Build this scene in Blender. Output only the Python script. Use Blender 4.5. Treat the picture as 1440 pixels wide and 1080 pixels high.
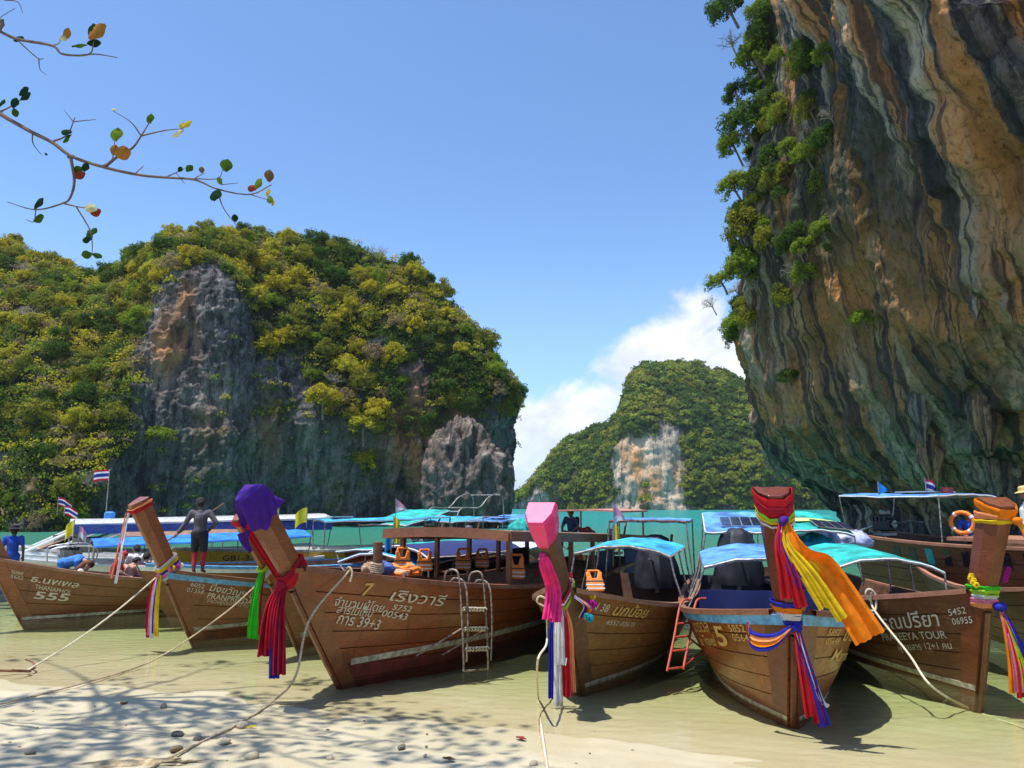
import bpy, math, random
import numpy as np
from mathutils import Vector, Matrix

random.seed(7)
rng = np.random.default_rng(7)
for _o in list(bpy.data.objects):
    bpy.data.objects.remove(_o)
SC = bpy.context.scene
COL = SC.collection
R = math.radians

# ------------------------------------------------------------------ camera
F = 1067.0            # focal length in photo pixels (1440 wide)
CAMZ = 2.9
PITCH = math.atan(168.0 / F)
cd = bpy.data.cameras.new('camera')
cd.sensor_width = 36.0
cd.lens = 36.0 * F / 1440.0
cd.clip_start = 0.1
cd.clip_end = 30000
cam = bpy.data.objects.new('camera', cd)
COL.objects.link(cam)
cam.location = (0, 0, CAMZ)
cam.rotation_euler = (math.pi / 2 + PITCH, 0, 0)
SC.camera = cam

# ------------------------------------------------------------------ sky, sun, exposure
SUNV = Vector((-0.25, -0.10, 0.965)).normalized()     # towards the sun
SUN_EL = math.asin(SUNV.z)
SUN_AZ = math.atan2(SUNV.x, SUNV.y)
world = bpy.data.worlds.new('World')
SC.world = world
world.use_nodes = True
wt = world.node_tree
wt.nodes.clear()


def N(t, kind, **kw):
    n = t.nodes.new(kind)
    for k, v in kw.items():
        if k.startswith('i_'):
            key = k[2:]
            key = int(key) if key.isdigit() else key.replace('_', ' ')
            n.inputs[key].default_value = v
        else:
            setattr(n, k, v)
    return n


def math_n(t, op, a, b=None, clamp=False):
    n = t.nodes.new('ShaderNodeMath')
    n.operation = op
    n.use_clamp = clamp
    for i, x in enumerate((a, b)):
        if x is None:
            continue
        if isinstance(x, (int, float)):
            n.inputs[i].default_value = x
        else:
            t.links.new(x, n.inputs[i])
    return n.outputs[0]


def maprange(t, x, a, b, c=0.0, d=1.0, smooth=True):
    n = t.nodes.new('ShaderNodeMapRange')
    n.interpolation_type = 'SMOOTHSTEP' if smooth else 'LINEAR'
    t.links.new(x, n.inputs[0])
    for i, v in zip((1, 2, 3, 4), (a, b, c, d)):
        n.inputs[i].default_value = v
    return n.outputs[0]


def mixc(t, fac, a, b, blend='MIX'):
    n = t.nodes.new('ShaderNodeMix')
    n.data_type = 'RGBA'
    n.blend_type = blend
    n.clamp_factor = True
    for s, x in ((n.inputs[0], fac), (n.inputs[6], a), (n.inputs[7], b)):
        if isinstance(x, (int, float)):
            s.default_value = x
        elif isinstance(x, (tuple, list)):
            s.default_value = (*x[:3], 1.0)
        else:
            t.links.new(x, s)
    return n.outputs[2]


def noise_n(t, vec, scale, detail=4.0, rough=0.55, dist=0.0):
    n = t.nodes.new('ShaderNodeTexNoise')
    n.inputs['Scale'].default_value = scale
    n.inputs['Detail'].default_value = detail
    n.inputs['Roughness'].default_value = rough
    n.inputs['Distortion'].default_value = dist
    if vec is not None:
        t.links.new(vec, n.inputs['Vector'])
    return n


def vscale(t, vec, s):
    n = t.nodes.new('ShaderNodeVectorMath')
    n.operation = 'MULTIPLY'
    t.links.new(vec, n.inputs[0])
    n.inputs[1].default_value = s
    return n.outputs[0]


sky = N(wt, 'ShaderNodeTexSky', sky_type='NISHITA', sun_disc=False, sun_elevation=SUN_EL,
        sun_rotation=SUN_AZ % (2 * math.pi), altitude=0.0, air_density=1.0, dust_density=0.6, ozone_density=2.2)
tc = N(wt, 'ShaderNodeTexCoord')
sep = N(wt, 'ShaderNodeSeparateXYZ')
wt.links.new(tc.outputs['Generated'], sep.inputs[0])
az = math_n(wt, 'ARCTAN2', sep.outputs[0], sep.outputs[1])
el = math_n(wt, 'ARCSINE', sep.outputs[2])
# cumulus banks low over the horizon: one over the far island, others further round
cz = N(wt, 'ShaderNodeCombineXYZ')
wt.links.new(az, cz.inputs[0]); wt.links.new(math_n(wt, 'MULTIPLY', el, 1.35), cz.inputs[1])
puff = noise_n(wt, cz.outputs[0], 8.0, 10.0, 0.58, 0.5)
big = noise_n(wt, cz.outputs[0], 2.2, 2.0, 0.5)
d_az = math_n(wt, 'SUBTRACT', az, 0.25)
top = math_n(wt, 'SUBTRACT', math_n(wt, 'SUBTRACT', 0.285, math_n(wt, 'MULTIPLY', math_n(wt, 'ABSOLUTE', d_az), 0.58)), el)
bank = maprange(wt, top, -0.07, 0.07, 0.0, 0.66)
lowb = math_n(wt, 'MULTIPLY', maprange(wt, el, 0.0, 0.17, 1.0, 0.0), maprange(wt, math_n(wt, 'ABSOLUTE', d_az), 0.5, 1.2, 0.0, 0.55))
cov = math_n(wt, 'MAXIMUM', bank, lowb)
dens = maprange(wt, math_n(wt, 'ADD', cov, puff.outputs[0]), 0.90, 1.10, 0.0, 1.0)
low_fade = maprange(wt, el, -0.02, 0.12, 0.45, 1.0)
dens = math_n(wt, 'MULTIPLY', math_n(wt, 'MULTIPLY', dens, low_fade), 0.93)
wisp = noise_n(wt, cz.outputs[0], 16.0, 6.0, 0.6, 0.4)
ccol = mixc(wt, maprange(wt, wisp.outputs[0], 0.3, 0.7), (4.3, 4.6, 5.7), (6.3, 6.3, 6.7))
hz = maprange(wt, el, -0.05, 0.42, 1.0, 0.0)
skyc = mixc(wt, 1.0, sky.outputs[0], (0.80, 0.98, 1.16), 'MULTIPLY')
skyh = mixc(wt, math_n(wt, 'MULTIPLY', hz, 0.45), skyc, (2.9, 4.9, 8.0))
full = mixc(wt, dens, skyh, ccol)
bg = N(wt, 'ShaderNodeBackground', i_Strength=0.135)
wt.links.new(full, bg.inputs[0])
wo = N(wt, 'ShaderNodeOutputWorld')
wt.links.new(bg.outputs[0], wo.inputs[0])

sd = bpy.data.lights.new('sun', 'SUN')
sd.energy = 4.6
sd.angle = R(0.53)
sd.color = (1.0, 0.955, 0.87)
sun = bpy.data.objects.new('sun', sd)
COL.objects.link(sun)
sun.location = SUNV * 60
sun.rotation_euler = SUNV.to_track_quat('Z', 'Y').to_euler()
vs = SC.view_settings
vs.view_transform = 'Standard'
vs.look = 'None'
vs.gamma = 1.0
vs.use_curve_mapping = False
vs.exposure = 0.5
SC.cycles.use_denoising = True
SC.cycles.max_bounces = 8
SC.cycles.transparent_max_bounces = 10
SC.cycles.caustics_reflective = False
SC.cycles.caustics_refractive = False
SC.cycles.sample_clamp_indirect = 6.0

# ------------------------------------------------------------------ geometry of the place: pixel rays of the survey
CP, SP = math.cos(PITCH), math.sin(PITCH)


def at(u, v, y):
    """world point seen at photo pixel (u, v) at depth y"""
    dx = (u - 720) / F
    dz = (540 - v) / F
    t = y / (CP - dz * SP)
    return Vector((dx * t, y, CAMZ + (SP + dz * CP) * t))


def ground(u, v, z=0.0):
    dx = (u - 720) / F
    dz = (540 - v) / F
    t = (z - CAMZ) / (SP + dz * CP)
    return Vector((dx * t, (CP - dz * SP) * t, z))


# ------------------------------------------------------------------ numpy noise
def _h(ix, iy, iz, seed):
    n = (ix.astype(np.int64) * 374761393 + iy.astype(np.int64) * 668265263 + iz.astype(np.int64) * 2147483647 + seed * 974634777) & 0xFFFFFFFF
    n = ((n ^ (n >> 13)) * 1274126177) & 0xFFFFFFFF
    n = ((n ^ (n >> 15)) * 2246822519) & 0xFFFFFFFF
    return ((n ^ (n >> 16)) & 0xFFFF) / 32767.5 - 1.0


def vnoise(p, seed=0):
    p = np.asarray(p, float)
    i = np.floor(p).astype(np.int64)
    f = p - i
    f = f * f * f * (f * (f * 6 - 15) + 10)
    r = 0
    for dx in (0, 1):
        for dy in (0, 1):
            for dz in (0, 1):
                w = (f[..., 0] if dx else 1 - f[..., 0]) * (f[..., 1] if dy else 1 - f[..., 1]) * (f[..., 2] if dz else 1 - f[..., 2])
                r = r + w * _h(i[..., 0] + dx, i[..., 1] + dy, i[..., 2] + dz, seed)
    return r


def fbm(p, octv=4, seed=0, gain=0.5, lac=2.03):
    p = np.asarray(p, float)
    a, s, r = 1.0, 0.0, 0
    for k in range(octv):
        r = r + a * vnoise(p, seed + k * 17)
        s += a
        p = p * lac + 11.3
        a *= gain
    return r / s


def smooth(a, b, x):
    t = np.clip((x - a) / (b - a), 0, 1)
    return t * t * (3 - 2 * t)


# ------------------------------------------------------------------ objects
def tag(o, label=None, cat=None, group=None, kind=None):
    if label: o['label'] = label
    if cat: o['category'] = cat
    if group: o['group'] = group
    if kind: o['kind'] = kind
    return o


def thing(name, label, cat, loc=(0, 0, 0), rz=0.0, group=None):
    o = bpy.data.objects.new(name, None)
    o.empty_display_size = 0.2
    COL.objects.link(o)
    o.location = loc
    o.rotation_euler = (0, 0, rz)
    return tag(o, label, cat, group)


def link(name, me, mat, parent=None, loc=None, kind=None):
    if mat is not None and not me.materials:
        me.materials.append(mat)
    o = bpy.data.objects.new(name, me)
    COL.objects.link(o)
    if parent: o.parent = parent
    if loc is not None: o.location = loc
    if kind: o['kind'] = kind
    return o


def fast_mesh(name, V, quads, smooth_=False):
    V = np.ascontiguousarray(V, np.float32).reshape(-1, 3)
    Q = np.ascontiguousarray(quads, np.int32)
    me = bpy.data.meshes.new(name)
    k = Q.shape[1]
    me.vertices.add(len(V))
    me.vertices.foreach_set('co', V.ravel())
    me.loops.add(Q.size)
    me.loops.foreach_set('vertex_index', Q.ravel())
    me.polygons.add(len(Q))
    me.polygons.foreach_set('loop_start', np.arange(0, Q.size, k, dtype=np.int32))
    me.update(calc_edges=True)
    me.validate()
    if smooth_:
        me.polygons.foreach_set('use_smooth', np.ones(len(me.polygons), bool))
    return me


def grid_faces(m, n, wrap=False):
    i = np.arange(m - (0 if wrap else 1))
    j = np.arange(n - 1)
    I, J = np.meshgrid(i, j, indexing='ij')
    I2 = (I + 1) % m
    return np.stack([I * n + J, I2 * n + J, I2 * n + J + 1, I * n + J + 1], -1).reshape(-1, 4)


def grid_normals(P):
    du = np.gradient(P, axis=0)
    dv = np.gradient(P, axis=1)
    n = np.cross(du, dv)
    l = np.linalg.norm(n, axis=-1, keepdims=True)
    return n / np.maximum(l, 1e-9)


def attr(me, name, vals):
    a = me.attributes.new(name, 'FLOAT', 'POINT')
    a.data.foreach_set('value', np.ascontiguousarray(vals, np.float32).ravel())


class MB:
    """collects shapes, builds ONE mesh object"""
    def __init__(s):
        s.v, s.f, s.n = [], [], 0

    def add(s, V, Fc):
        V = np.asarray(V, float).reshape(-1, 3)
        s.v.append(V)
        s.f += [tuple(int(i) + s.n for i in f) for f in Fc]
        s.n += len(V)
        return s

    def hexa(s, c):
        return s.add(c, [(0, 3, 2, 1), (4, 5, 6, 7), (0, 1, 5, 4), (1, 2, 6, 5), (2, 3, 7, 6), (3, 0, 4, 7)])

    def box(s, c, d, rot=None, bev=0.0):
        x, y, z = [a / 2 for a in d]
        if bev <= 0:
            P = np.array([(-x, -y, -z), (x, -y, -z), (x, y, -z), (-x, y, -z), (-x, -y, z), (x, -y, z), (x, y, z), (-x, y, z)])
            Fc = [(0, 3, 2, 1), (4, 5, 6, 7), (0, 1, 5, 4), (1, 2, 6, 5), (2, 3, 7, 6), (3, 0, 4, 7)]
        else:
            b = min(bev, x * .9, y * .9, z * .9)
            P, Fc = [], []
            lv = [(-z, b), (-z + b, 0), (z - b, 0), (z, b)]
            for zz, ins in lv:
                X, Y = x - ins, y - ins
                P += [(-X + b, -Y, zz), (X - b, -Y, zz), (X, -Y + b, zz), (X, Y - b, zz), (X - b, Y, zz), (-X + b, Y, zz), (-X, Y - b, zz), (-X, -Y + b, zz)]
            for k in range(3):
                for i in range(8):
                    j = (i + 1) % 8
                    Fc.append((k * 8 + i, k * 8 + j, k * 8 + 8 + j, k * 8 + 8 + i))
            Fc.append(tuple(range(7, -1, -1)))
            Fc.append(tuple(range(24, 32)))
            P = np.array(P)
        if rot is not None:
            M = np.array(rot.to_matrix() if hasattr(rot, 'to_matrix') else rot)[:3, :3]
            P = P @ M.T
        return s.add(P + np.array(c), Fc)

    def tube(s, pts, r, n=8, cap=True):
        pts = np.array([tuple(p) for p in pts], float)
        m = len(pts)
        rr = np.full(m, r, float) if np.isscalar(r) else np.interp(np.linspace(0, 1, m), np.linspace(0, 1, len(r)), r)
        T = np.gradient(pts, axis=0)
        T /= np.maximum(np.linalg.norm(T, axis=1, keepdims=True), 1e-9)
        up = np.array((0, 0, 1.0)) if abs(T[0][2]) < 0.9 else np.array((1.0, 0, 0))
        a = np.cross(T[0], up); a /= np.linalg.norm(a)
        V = []
        for i in range(m):
            a = a - T[i] * a.dot(T[i]); a /= max(np.linalg.norm(a), 1e-9)
            b = np.cross(T[i], a)
            for k in range(n):
                th = 2 * math.pi * k / n
                V.append(pts[i] + rr[i] * (math.cos(th) * a + math.sin(th) * b))
        Fc = []
        for i in range(m - 1):
            for k in range(n):
                k2 = (k + 1) % n
                Fc.append((i * n + k, i * n + k2, i * n + n + k2, i * n + n + k))
        if cap:
            Fc.append(tuple(range(n - 1, -1, -1)))
            Fc.append(tuple(range((m - 1) * n, m * n)))
        return s.add(V, Fc)

    def cyl(s, a, b, r, n=12, r2=None):
        return s.tube([a, b], [r, r if r2 is None else r2], n)

    def lathe(s, prof, c=(0, 0, 0), n=16, rot=None):
        V, m = [], len(prof)
        for r_, z in prof:
            for k in range(n):
                th = 2 * math.pi * k / n
                V.append((r_ * math.cos(th), r_ * math.sin(th), z))
        V = np.array(V)
        if rot is not None:
            V = V @ np.array(rot.to_matrix()).T
        Fc = [(i * n + k, i * n + (k + 1) % n, i * n + n + (k + 1) % n, i * n + n + k) for i in range(m - 1) for k in range(n)]
        Fc += [tuple(range(n - 1, -1, -1)), tuple(range((m - 1) * n, m * n))]
        return s.add(V + np.array(c), Fc)

    def ball(s, c, r, n=12, m=8):
        rr = (r, r, r) if np.isscalar(r) else r
        V = [(0, 0, -1)]
        for i in range(1, m):
            ph = -math.pi / 2 + math.pi * i / m
            for k in range(n):
                th = 2 * math.pi * k / n
                V.append((math.cos(ph) * math.cos(th), math.cos(ph) * math.sin(th), math.sin(ph)))
        V.append((0, 0, 1))
        Fc = [(0, 1 + (k + 1) % n, 1 + k) for k in range(n)]
        for i in range(m - 2):
            for k in range(n):
                a = 1 + i * n
                Fc.append((a + k, a + (k + 1) % n, a + n + (k + 1) % n, a + n + k))
        a = 1 + (m - 2) * n
        Fc += [(a + k, a + (k + 1) % n, len(V) - 1) for k in range(n)]
        return s.add(np.array(V) * np.array(rr) + np.array(c), Fc)

    def sheet(s, P, th=0.0):
        """grid of points m x n, thickened along its normals"""
        P = np.asarray(P, float)
        m, n = P.shape[:2]
        if th <= 0:
            return s.add(P.reshape(-1, 3), grid_faces(m, n))
        Nn = grid_normals(P)
        A, B = P + Nn * th / 2, P - Nn * th / 2
        V = np.concatenate([A.reshape(-1, 3), B.reshape(-1, 3)])
        g = grid_faces(m, n)
        k = m * n
        Fc = [tuple(f) for f in g] + [tuple(f[::-1] + k) for f in g]
        edge = [(i, 0) for i in range(m)] + [(m - 1, j) for j in range(1, n)] + [(i, n - 1) for i in range(m - 2, -1, -1)] + [(0, j) for j in range(n - 2, 0, -1)]
        ids = [i * n + j for i, j in edge]
        for a, b in zip(ids, ids[1:] + ids[:1]):
            Fc.append((b, a, a + k, b + k))
        return s.add(V, Fc)

    def prism(s, outline, th, M=None):
        """2-D outline in XZ extruded th along Y, mapped by matrix M"""
        o = np.array(outline, float)
        k = len(o)
        A = np.stack([o[:, 0], np.full(k, -th / 2), o[:, 1]], 1)
        B = A + np.array((0, th, 0))
        V = np.concatenate([A, B])
        if M is not None:
            V = V @ np.array(M.to_3x3()).T + np.array(M.translation)
        Fc = [tuple(range(k)), tuple(range(2 * k - 1, k - 1, -1))] + [((i + 1) % k, i, i + k, (i + 1) % k + k) for i in range(k)]
        return s.add(V, Fc)

    def mesh(s, name, smooth_=False):
        me = bpy.data.meshes.new(name)
        me.from_pydata(np.concatenate(s.v).tolist(), [], s.f)
        me.update()
        if smooth_:
            me.polygons.foreach_set('use_smooth', np.ones(len(me.polygons), bool))
            me.set_sharp_from_angle(angle=R(38))
        return me

    def build(s, name, mat, parent=None, smooth_=False, loc=None, kind=None):
        return link(name, s.mesh(name, smooth_), mat, parent, loc, kind)


def curve_pts(ctrl, n=24):
    """Catmull-Rom through control points"""
    P = np.array([tuple(p) for p in ctrl], float)
    P = np.vstack([2 * P[0] - P[1], P, 2 * P[-1] - P[-2]])
    out = []
    segs = len(P) - 3
    for k in range(n):
        x = k / (n - 1) * segs
        i = min(int(x), segs - 1)
        t = x - i
        a, b, c, d = P[i:i + 4]
        out.append(0.5 * (2 * b + (c - a) * t + (2 * a - 5 * b + 4 * c - d) * t * t + (3 * b - a - 3 * c + d) * t ** 3))
    return np.array(out)


# ------------------------------------------------------------------ materials
MATS = {}


def new_mat(name):
    m = bpy.data.materials.new(name)
    m.use_nodes = True
    m.node_tree.nodes.clear()
    out = m.node_tree.nodes.new('ShaderNodeOutputMaterial')
    return m, m.node_tree, out


def plain(name, col, rough=0.55, var=0.18, scale=6.0, metal=0.0, bump=0.0, coat=0.0, trans=0.0, stretch=(1, 1, 1), spec=0.5):
    """a painted / cloth / metal surface with wear: noise in value, roughness and relief"""
    if name in MATS:
        return MATS[name]
    m, t, out = new_mat(name)
    tcn = N(t, 'ShaderNodeTexCoord')
    v = vscale(t, tcn.outputs['Object'], stretch)
    nz = noise_n(t, v, scale, 5.0, 0.6)
    dark = tuple(c * (1 - var * 1.6) for c in col)
    lite = tuple(min(1, c * (1 + var)) for c in col)
    c = mixc(t, maprange(t, nz.outputs[0], 0.28, 0.72), dark, lite)
    b = N(t, 'ShaderNodeBsdfPrincipled', i_Roughness=rough, i_Metallic=metal)
    b.inputs['Specular IOR Level'].default_value = spec
    b.inputs['Coat Weight'].default_value = coat
    t.links.new(c, b.inputs['Base Color'])
    t.links.new(maprange(t, nz.outputs[0], 0.2, 0.8, max(0.05, rough - 0.12), min(1, rough + 0.12)), b.inputs['Roughness'])
    if bump > 0:
        n2 = noise_n(t, v, scale * 5, 4.0)
        bp = N(t, 'ShaderNodeBump', i_Strength=bump, i_Distance=0.02)
        t.links.new(n2.outputs[0], bp.inputs['Height'])
        t.links.new(bp.outputs[0], b.inputs['Normal'])
    sh = b.outputs[0]
    if trans > 0:
        tr = N(t, 'ShaderNodeBsdfTranslucent')
        t.links.new(c, tr.inputs[0])
        mx = N(t, 'ShaderNodeMixShader', i_0=trans)
        t.links.new(sh, mx.inputs[1]); t.links.new(tr.outputs[0], mx.inputs[2])
        sh = mx.outputs[0]
    t.links.new(sh, out.inputs[0])
    MATS[name] = m
    return m


def cloth(name, col):
    return plain(name, col, rough=0.75, var=0.12, scale=9, trans=0.35, bump=0.15, spec=0.2)


def wood(name, c1, c2, rough=0.36, coat=0.4, grime=0.35):
    """varnished planks: long grain along local Y, scuffs, water-worn patches low on the hull"""
    if name in MATS:
        return MATS[name]
    m, t, out = new_mat(name)
    tcn = N(t, 'ShaderNodeTexCoord')
    oi = N(t, 'ShaderNodeObjectInfo')
    off = N(t, 'ShaderNodeVectorMath', operation='MULTIPLY_ADD')
    comb = N(t, 'ShaderNodeCombineXYZ')
    for k in range(3):
        t.links.new(oi.outputs['Random'], comb.inputs[k])
    t.links.new(comb.outputs[0], off.inputs[0])
    off.inputs[1].default_value = (7, 13, 5)
    t.links.new(tcn.outputs['Object'], off.inputs[2])
    v = off.outputs[0]
    grain = noise_n(t, vscale(t, v, (9, 0.9, 14)), 2.6, 7.0, 0.62, 0.6)
    patch = noise_n(t, vscale(t, v, (1, 0.7, 1.6)), 1.7, 5.0, 0.62)
    wear = noise_n(t, vscale(t, v, (2, 1.2, 3)), 4.5, 8.0, 0.7)
    c = mixc(t, maprange(t, grain.outputs[0], 0.28, 0.72), c1, c2)
    c = mixc(t, maprange(t, patch.outputs[0], 0.35, 0.75, 0.0, 0.55), c, tuple(x * 0.5 for x in c1))
    c = mixc(t, maprange(t, oi.outputs['Random'], 0, 1, 0.0, 0.3), c, tuple(x * 0.62 for x in c2))
    c = mixc(t, maprange(t, wear.outputs[0], 0.62, 0.8, 0.0, grime), c, (0.30, 0.24, 0.16))
    drip = noise_n(t, vscale(t, tcn.outputs['Object'], (5, 5, .55)), 1.6, 6.0, 0.65)
    c = mixc(t, maprange(t, drip.outputs[0], 0.52, 0.72, 0.0, 0.6), c, tuple(x * 0.38 for x in c1))
    scuff = noise_n(t, vscale(t, tcn.outputs['Object'], (2.5, 1.0, 4)), 2.2, 9.0, 0.74)
    c = mixc(t, maprange(t, scuff.outputs[0], 0.60, 0.68, 0.0, grime), c, tuple(min(1, x * 1.25 + .07) for x in c2))
    b = N(t, 'ShaderNodeBsdfPrincipled')
    b.inputs['Coat Weight'].default_value = coat
    b.inputs['Coat Roughness'].default_value = 0.18
    t.links.new(c, b.inputs['Base Color'])
    t.links.new(maprange(t, wear.outputs[0], 0.3, 0.75, rough - 0.1, rough + 0.25), b.inputs['Roughness'])
    bp = N(t, 'ShaderNodeBump', i_Strength=0.22, i_Distance=0.010)
    t.links.new(grain.outputs[0], bp.inputs['Height'])
    t.links.new(bp.outputs[0], b.inputs['Normal'])
    t.links.new(b.outputs[0], out.inputs[0])
    MATS[name] = m
    return m
# ================================================================== SETTING: sand, water
SHN = np.array((-0.378, -0.926))          # up the beach
SHP = np.array((-8.92, 13.84))            # a point of the shoreline


def beach_h(x, y):
    D = (x - SHP[0]) * SHN[0] + (y - SHP[1]) * SHN[1]
    D = D + 0.5 * vnoise(np.stack([x * 0.22, y * 0.22, x * 0], -1), 3) + 0.16 * vnoise(np.stack([x * 0.9, y * 0.9, x * 0], -1), 4)
    up = 0.055 * D + 0.0075 * D * D
    dn = np.where(D > -9, 0.062 * D, -0.558 + (D + 9) * 0.11)
    dn = np.maximum(dn, -7.0)
    return np.where(D > 0, np.minimum(up, 1.6 + 0.02 * D), dn)


def axis(a, b, step, lo, hi, grow=1.25):
    v = list(np.arange(a, b + 1e-6, step))
    s = step
    while v[-1] < hi:
        s *= grow; v.append(v[-1] + s)
    s = step
    while v[0] > lo:
        s *= grow; v.insert(0, v[0] - s)
    return np.array(v)


xs = axis(-9.5, 9.5, 0.045, -4000, 4000)
ys = axis(6.6, 14.5, 0.04, -400, 6500)
X, Y = np.meshgrid(xs, ys, indexing='ij')
Z = beach_h(X, Y)
near = smooth(60, 20, np.hypot(X, Y))
p3 = np.stack([X, Y, X * 0], -1)
dry = smooth(-0.05, 0.12, Z)
foot = np.clip(fbm(p3 * np.array((1.5, 1.9, 1)), 3, 21), -1, 1)
Z = Z + near * (0.010 * fbm(p3 * 1.3, 4, 9) + dry * (0.035 * foot + 0.018 * fbm(p3 * 6.0, 3, 31)) + (1 - dry) * 0.006 * np.sin(X * 5 + Y * 13 + 3 * vnoise(p3 * 0.8, 5)))
me = fast_mesh('ground', np.stack([X, Y, Z], -1), grid_faces(len(xs), len(ys)), True)


def sand_material():
    m, t, out = new_mat('coral_sand')
    g = N(t, 'ShaderNodeNewGeometry')
    sp = N(t, 'ShaderNodeSeparateXYZ')
    t.links.new(g.outputs['Position'], sp.inputs[0])
    p = g.outputs['Position']
    big_ = noise_n(t, p, 0.55, 5.0, 0.6)
    mid_ = noise_n(t, p, 3.2, 6.0, 0.65)
    fine = noise_n(t, p, 42.0, 5.0, 0.7)
    grit = noise_n(t, p, 140.0, 3.0, 0.6)
    c = mixc(t, maprange(t, big_.outputs[0], 0.3, 0.7), (0.40, 0.348, 0.235), (0.49, 0.435, 0.315))
    c = mixc(t, maprange(t, mid_.outputs[0], 0.45, 0.75, 0, 0.5), c, (0.46, 0.36, 0.21))
    wet = maprange(t, math_n(t, 'ADD', sp.outputs[2], maprange(t, big_.outputs[0], 0.3, 0.7, -0.05, 0.05)), -0.05, 0.26, 1.0, 0.0)
    c = mixc(t, math_n(t, 'MULTIPLY', wet, 0.3), c, (0.44, 0.38, 0.18))
    c = mixc(t, maprange(t, fine.outputs[0], 0.58, 0.72, 0, 0.55), c, (0.26, 0.19, 0.11))
    c = mixc(t, maprange(t, grit.outputs[0], 0.6, 0.72, 0, 0.5), c, (0.82, 0.77, 0.65))
    b = N(t, 'ShaderNodeBsdfPrincipled')
    b.inputs['Specular IOR Level'].default_value = 0.25
    t.links.new(c, b.inputs['Base Color'])
    t.links.new(maprange(t, wet, 0, 1, 0.95, 0.5), b.inputs['Roughness'])
    bp = N(t, 'ShaderNodeBump', i_Strength=0.55, i_Distance=0.015)
    t.links.new(math_n(t, 'ADD', fine.outputs[0], math_n(t, 'MULTIPLY', mid_.outputs[0], 2.0)), bp.inputs['Height'])
    t.links.new(bp.outputs[0], b.inputs['Normal'])
    t.links.new(b.outputs[0], out.inputs[0])
    return m


tag(link('ground', me, sand_material()), kind='structure')


def water_material():
    m, t, out = new_mat('sea_water')
    g = N(t, 'ShaderNodeNewGeometry')
    dot = N(t, 'ShaderNodeVectorMath', operation='DOT_PRODUCT')
    t.links.new(g.outputs['Position'], dot.inputs[0])
    dot.inputs[1].default_value = (-SHN[0], -SHN[1], 0)
    off = float(-(SHP @ -SHN))
    dist = math_n(t, 'ADD', dot.outputs['Value'], off)            # metres out from the shoreline
    wob = noise_n(t, g.outputs['Position'], 0.07, 3.0, 0.5)
    dist = math_n(t, 'ADD', dist, math_n(t, 'MULTIPLY', maprange(t, dist, 1.0, 12.0), maprange(t, wob.outputs[0], 0.2, 0.8, -2.5, 2.5)))
    murk = math_n(t, 'ADD', maprange(t, dist, 1.0, 11.0, 0.0, 0.15), maprange(t, dist, 6.5, 24.0, 0.0, 0.80))
    body = mixc(t, maprange(t, dist, 3.0, 16.0), (0.40, 0.46, 0.21), (0.055, 0.20, 0.125))
    body = mixc(t, maprange(t, dist, 18.0, 110.0), body, (0.022, 0.225, 0.205))
    body = mixc(t, maprange(t, dist, 250.0, 1800.0), body, (0.04, 0.17, 0.26))
    df = N(t, 'ShaderNodeBsdfDiffuse')
    t.links.new(body, df.inputs[0])
    tr = N(t, 'ShaderNodeBsdfTransparent')
    t.links.new(mixc(t, maprange(t, dist, -0.3, 6.0), (0.99, 0.99, 0.96), (0.82, 0.955, 0.73)), tr.inputs[0])
    mx = N(t, 'ShaderNodeMixShader')
    t.links.new(murk, mx.inputs[0])
    t.links.new(tr.outputs[0], mx.inputs[1]); t.links.new(df.outputs[0], mx.inputs[2])
    # ripples: small near the beach, chop further out
    pv = g.outputs['Position']
    r1 = noise_n(t, vscale(t, pv, (1.0, 2.2, 1)), 2.6, 3.0, 0.55, 0.4)
    r2 = noise_n(t, vscale(t, pv, (0.6, 1.5, 1)), 0.75, 4.0, 0.6, 0.3)
    r3 = noise_n(t, vscale(t, pv, (0.5, 1.0, 1)), 0.12, 4.0, 0.6)
    hgt = math_n(t, 'ADD', math_n(t, 'MULTIPLY', r1.outputs[0], maprange(t, dist, 0, 14, 0.016, 0.06)),
                 math_n(t, 'MULTIPLY', r2.outputs[0], maprange(t, dist, 4, 22, 0.02, 0.30)))
    hgt = math_n(t, 'ADD', hgt, math_n(t, 'MULTIPLY', r3.outputs[0], maprange(t, dist, 30, 200, 0.0, 1.6)))
    bp = N(t, 'ShaderNodeBump', i_Strength=0.9, i_Distance=1.0)
    t.links.new(hgt, bp.inputs['Height'])
    gl = N(t, 'ShaderNodeBsdfGlossy', i_Roughness=0.06)
    t.links.new(bp.outputs[0], gl.inputs['Normal'])
    fr = N(t, 'ShaderNodeFresnel', i_IOR=1.33)
    t.links.new(bp.outputs[0], fr.inputs['Normal'])
    f2 = N(t, 'ShaderNodeMixShader')
    t.links.new(math_n(t, 'MULTIPLY', fr.outputs[0], maprange(t, dist, 0.0, 60.0, 0.9, 0.62)), f2.inputs[0])
    t.links.new(mx.outputs[0], f2.inputs[1]); t.links.new(gl.outputs[0], f2.inputs[2])
    t.links.new(f2.outputs[0], out.inputs[0])
    return m


wx = axis(-40, 60, 4, -4000, 4000, 1.4)
wy = axis(-10, 60, 4, -40, 6500, 1.4)
WX, WY = np.meshgrid(wx, wy, indexing='ij')
WZ = np.zeros_like(WX)
tag(link('sea_water', fast_mesh('sea_water', np.stack([WX, WY, WZ], -1), grid_faces(len(wx), len(wy)), True), water_material()), kind='structure')


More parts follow.
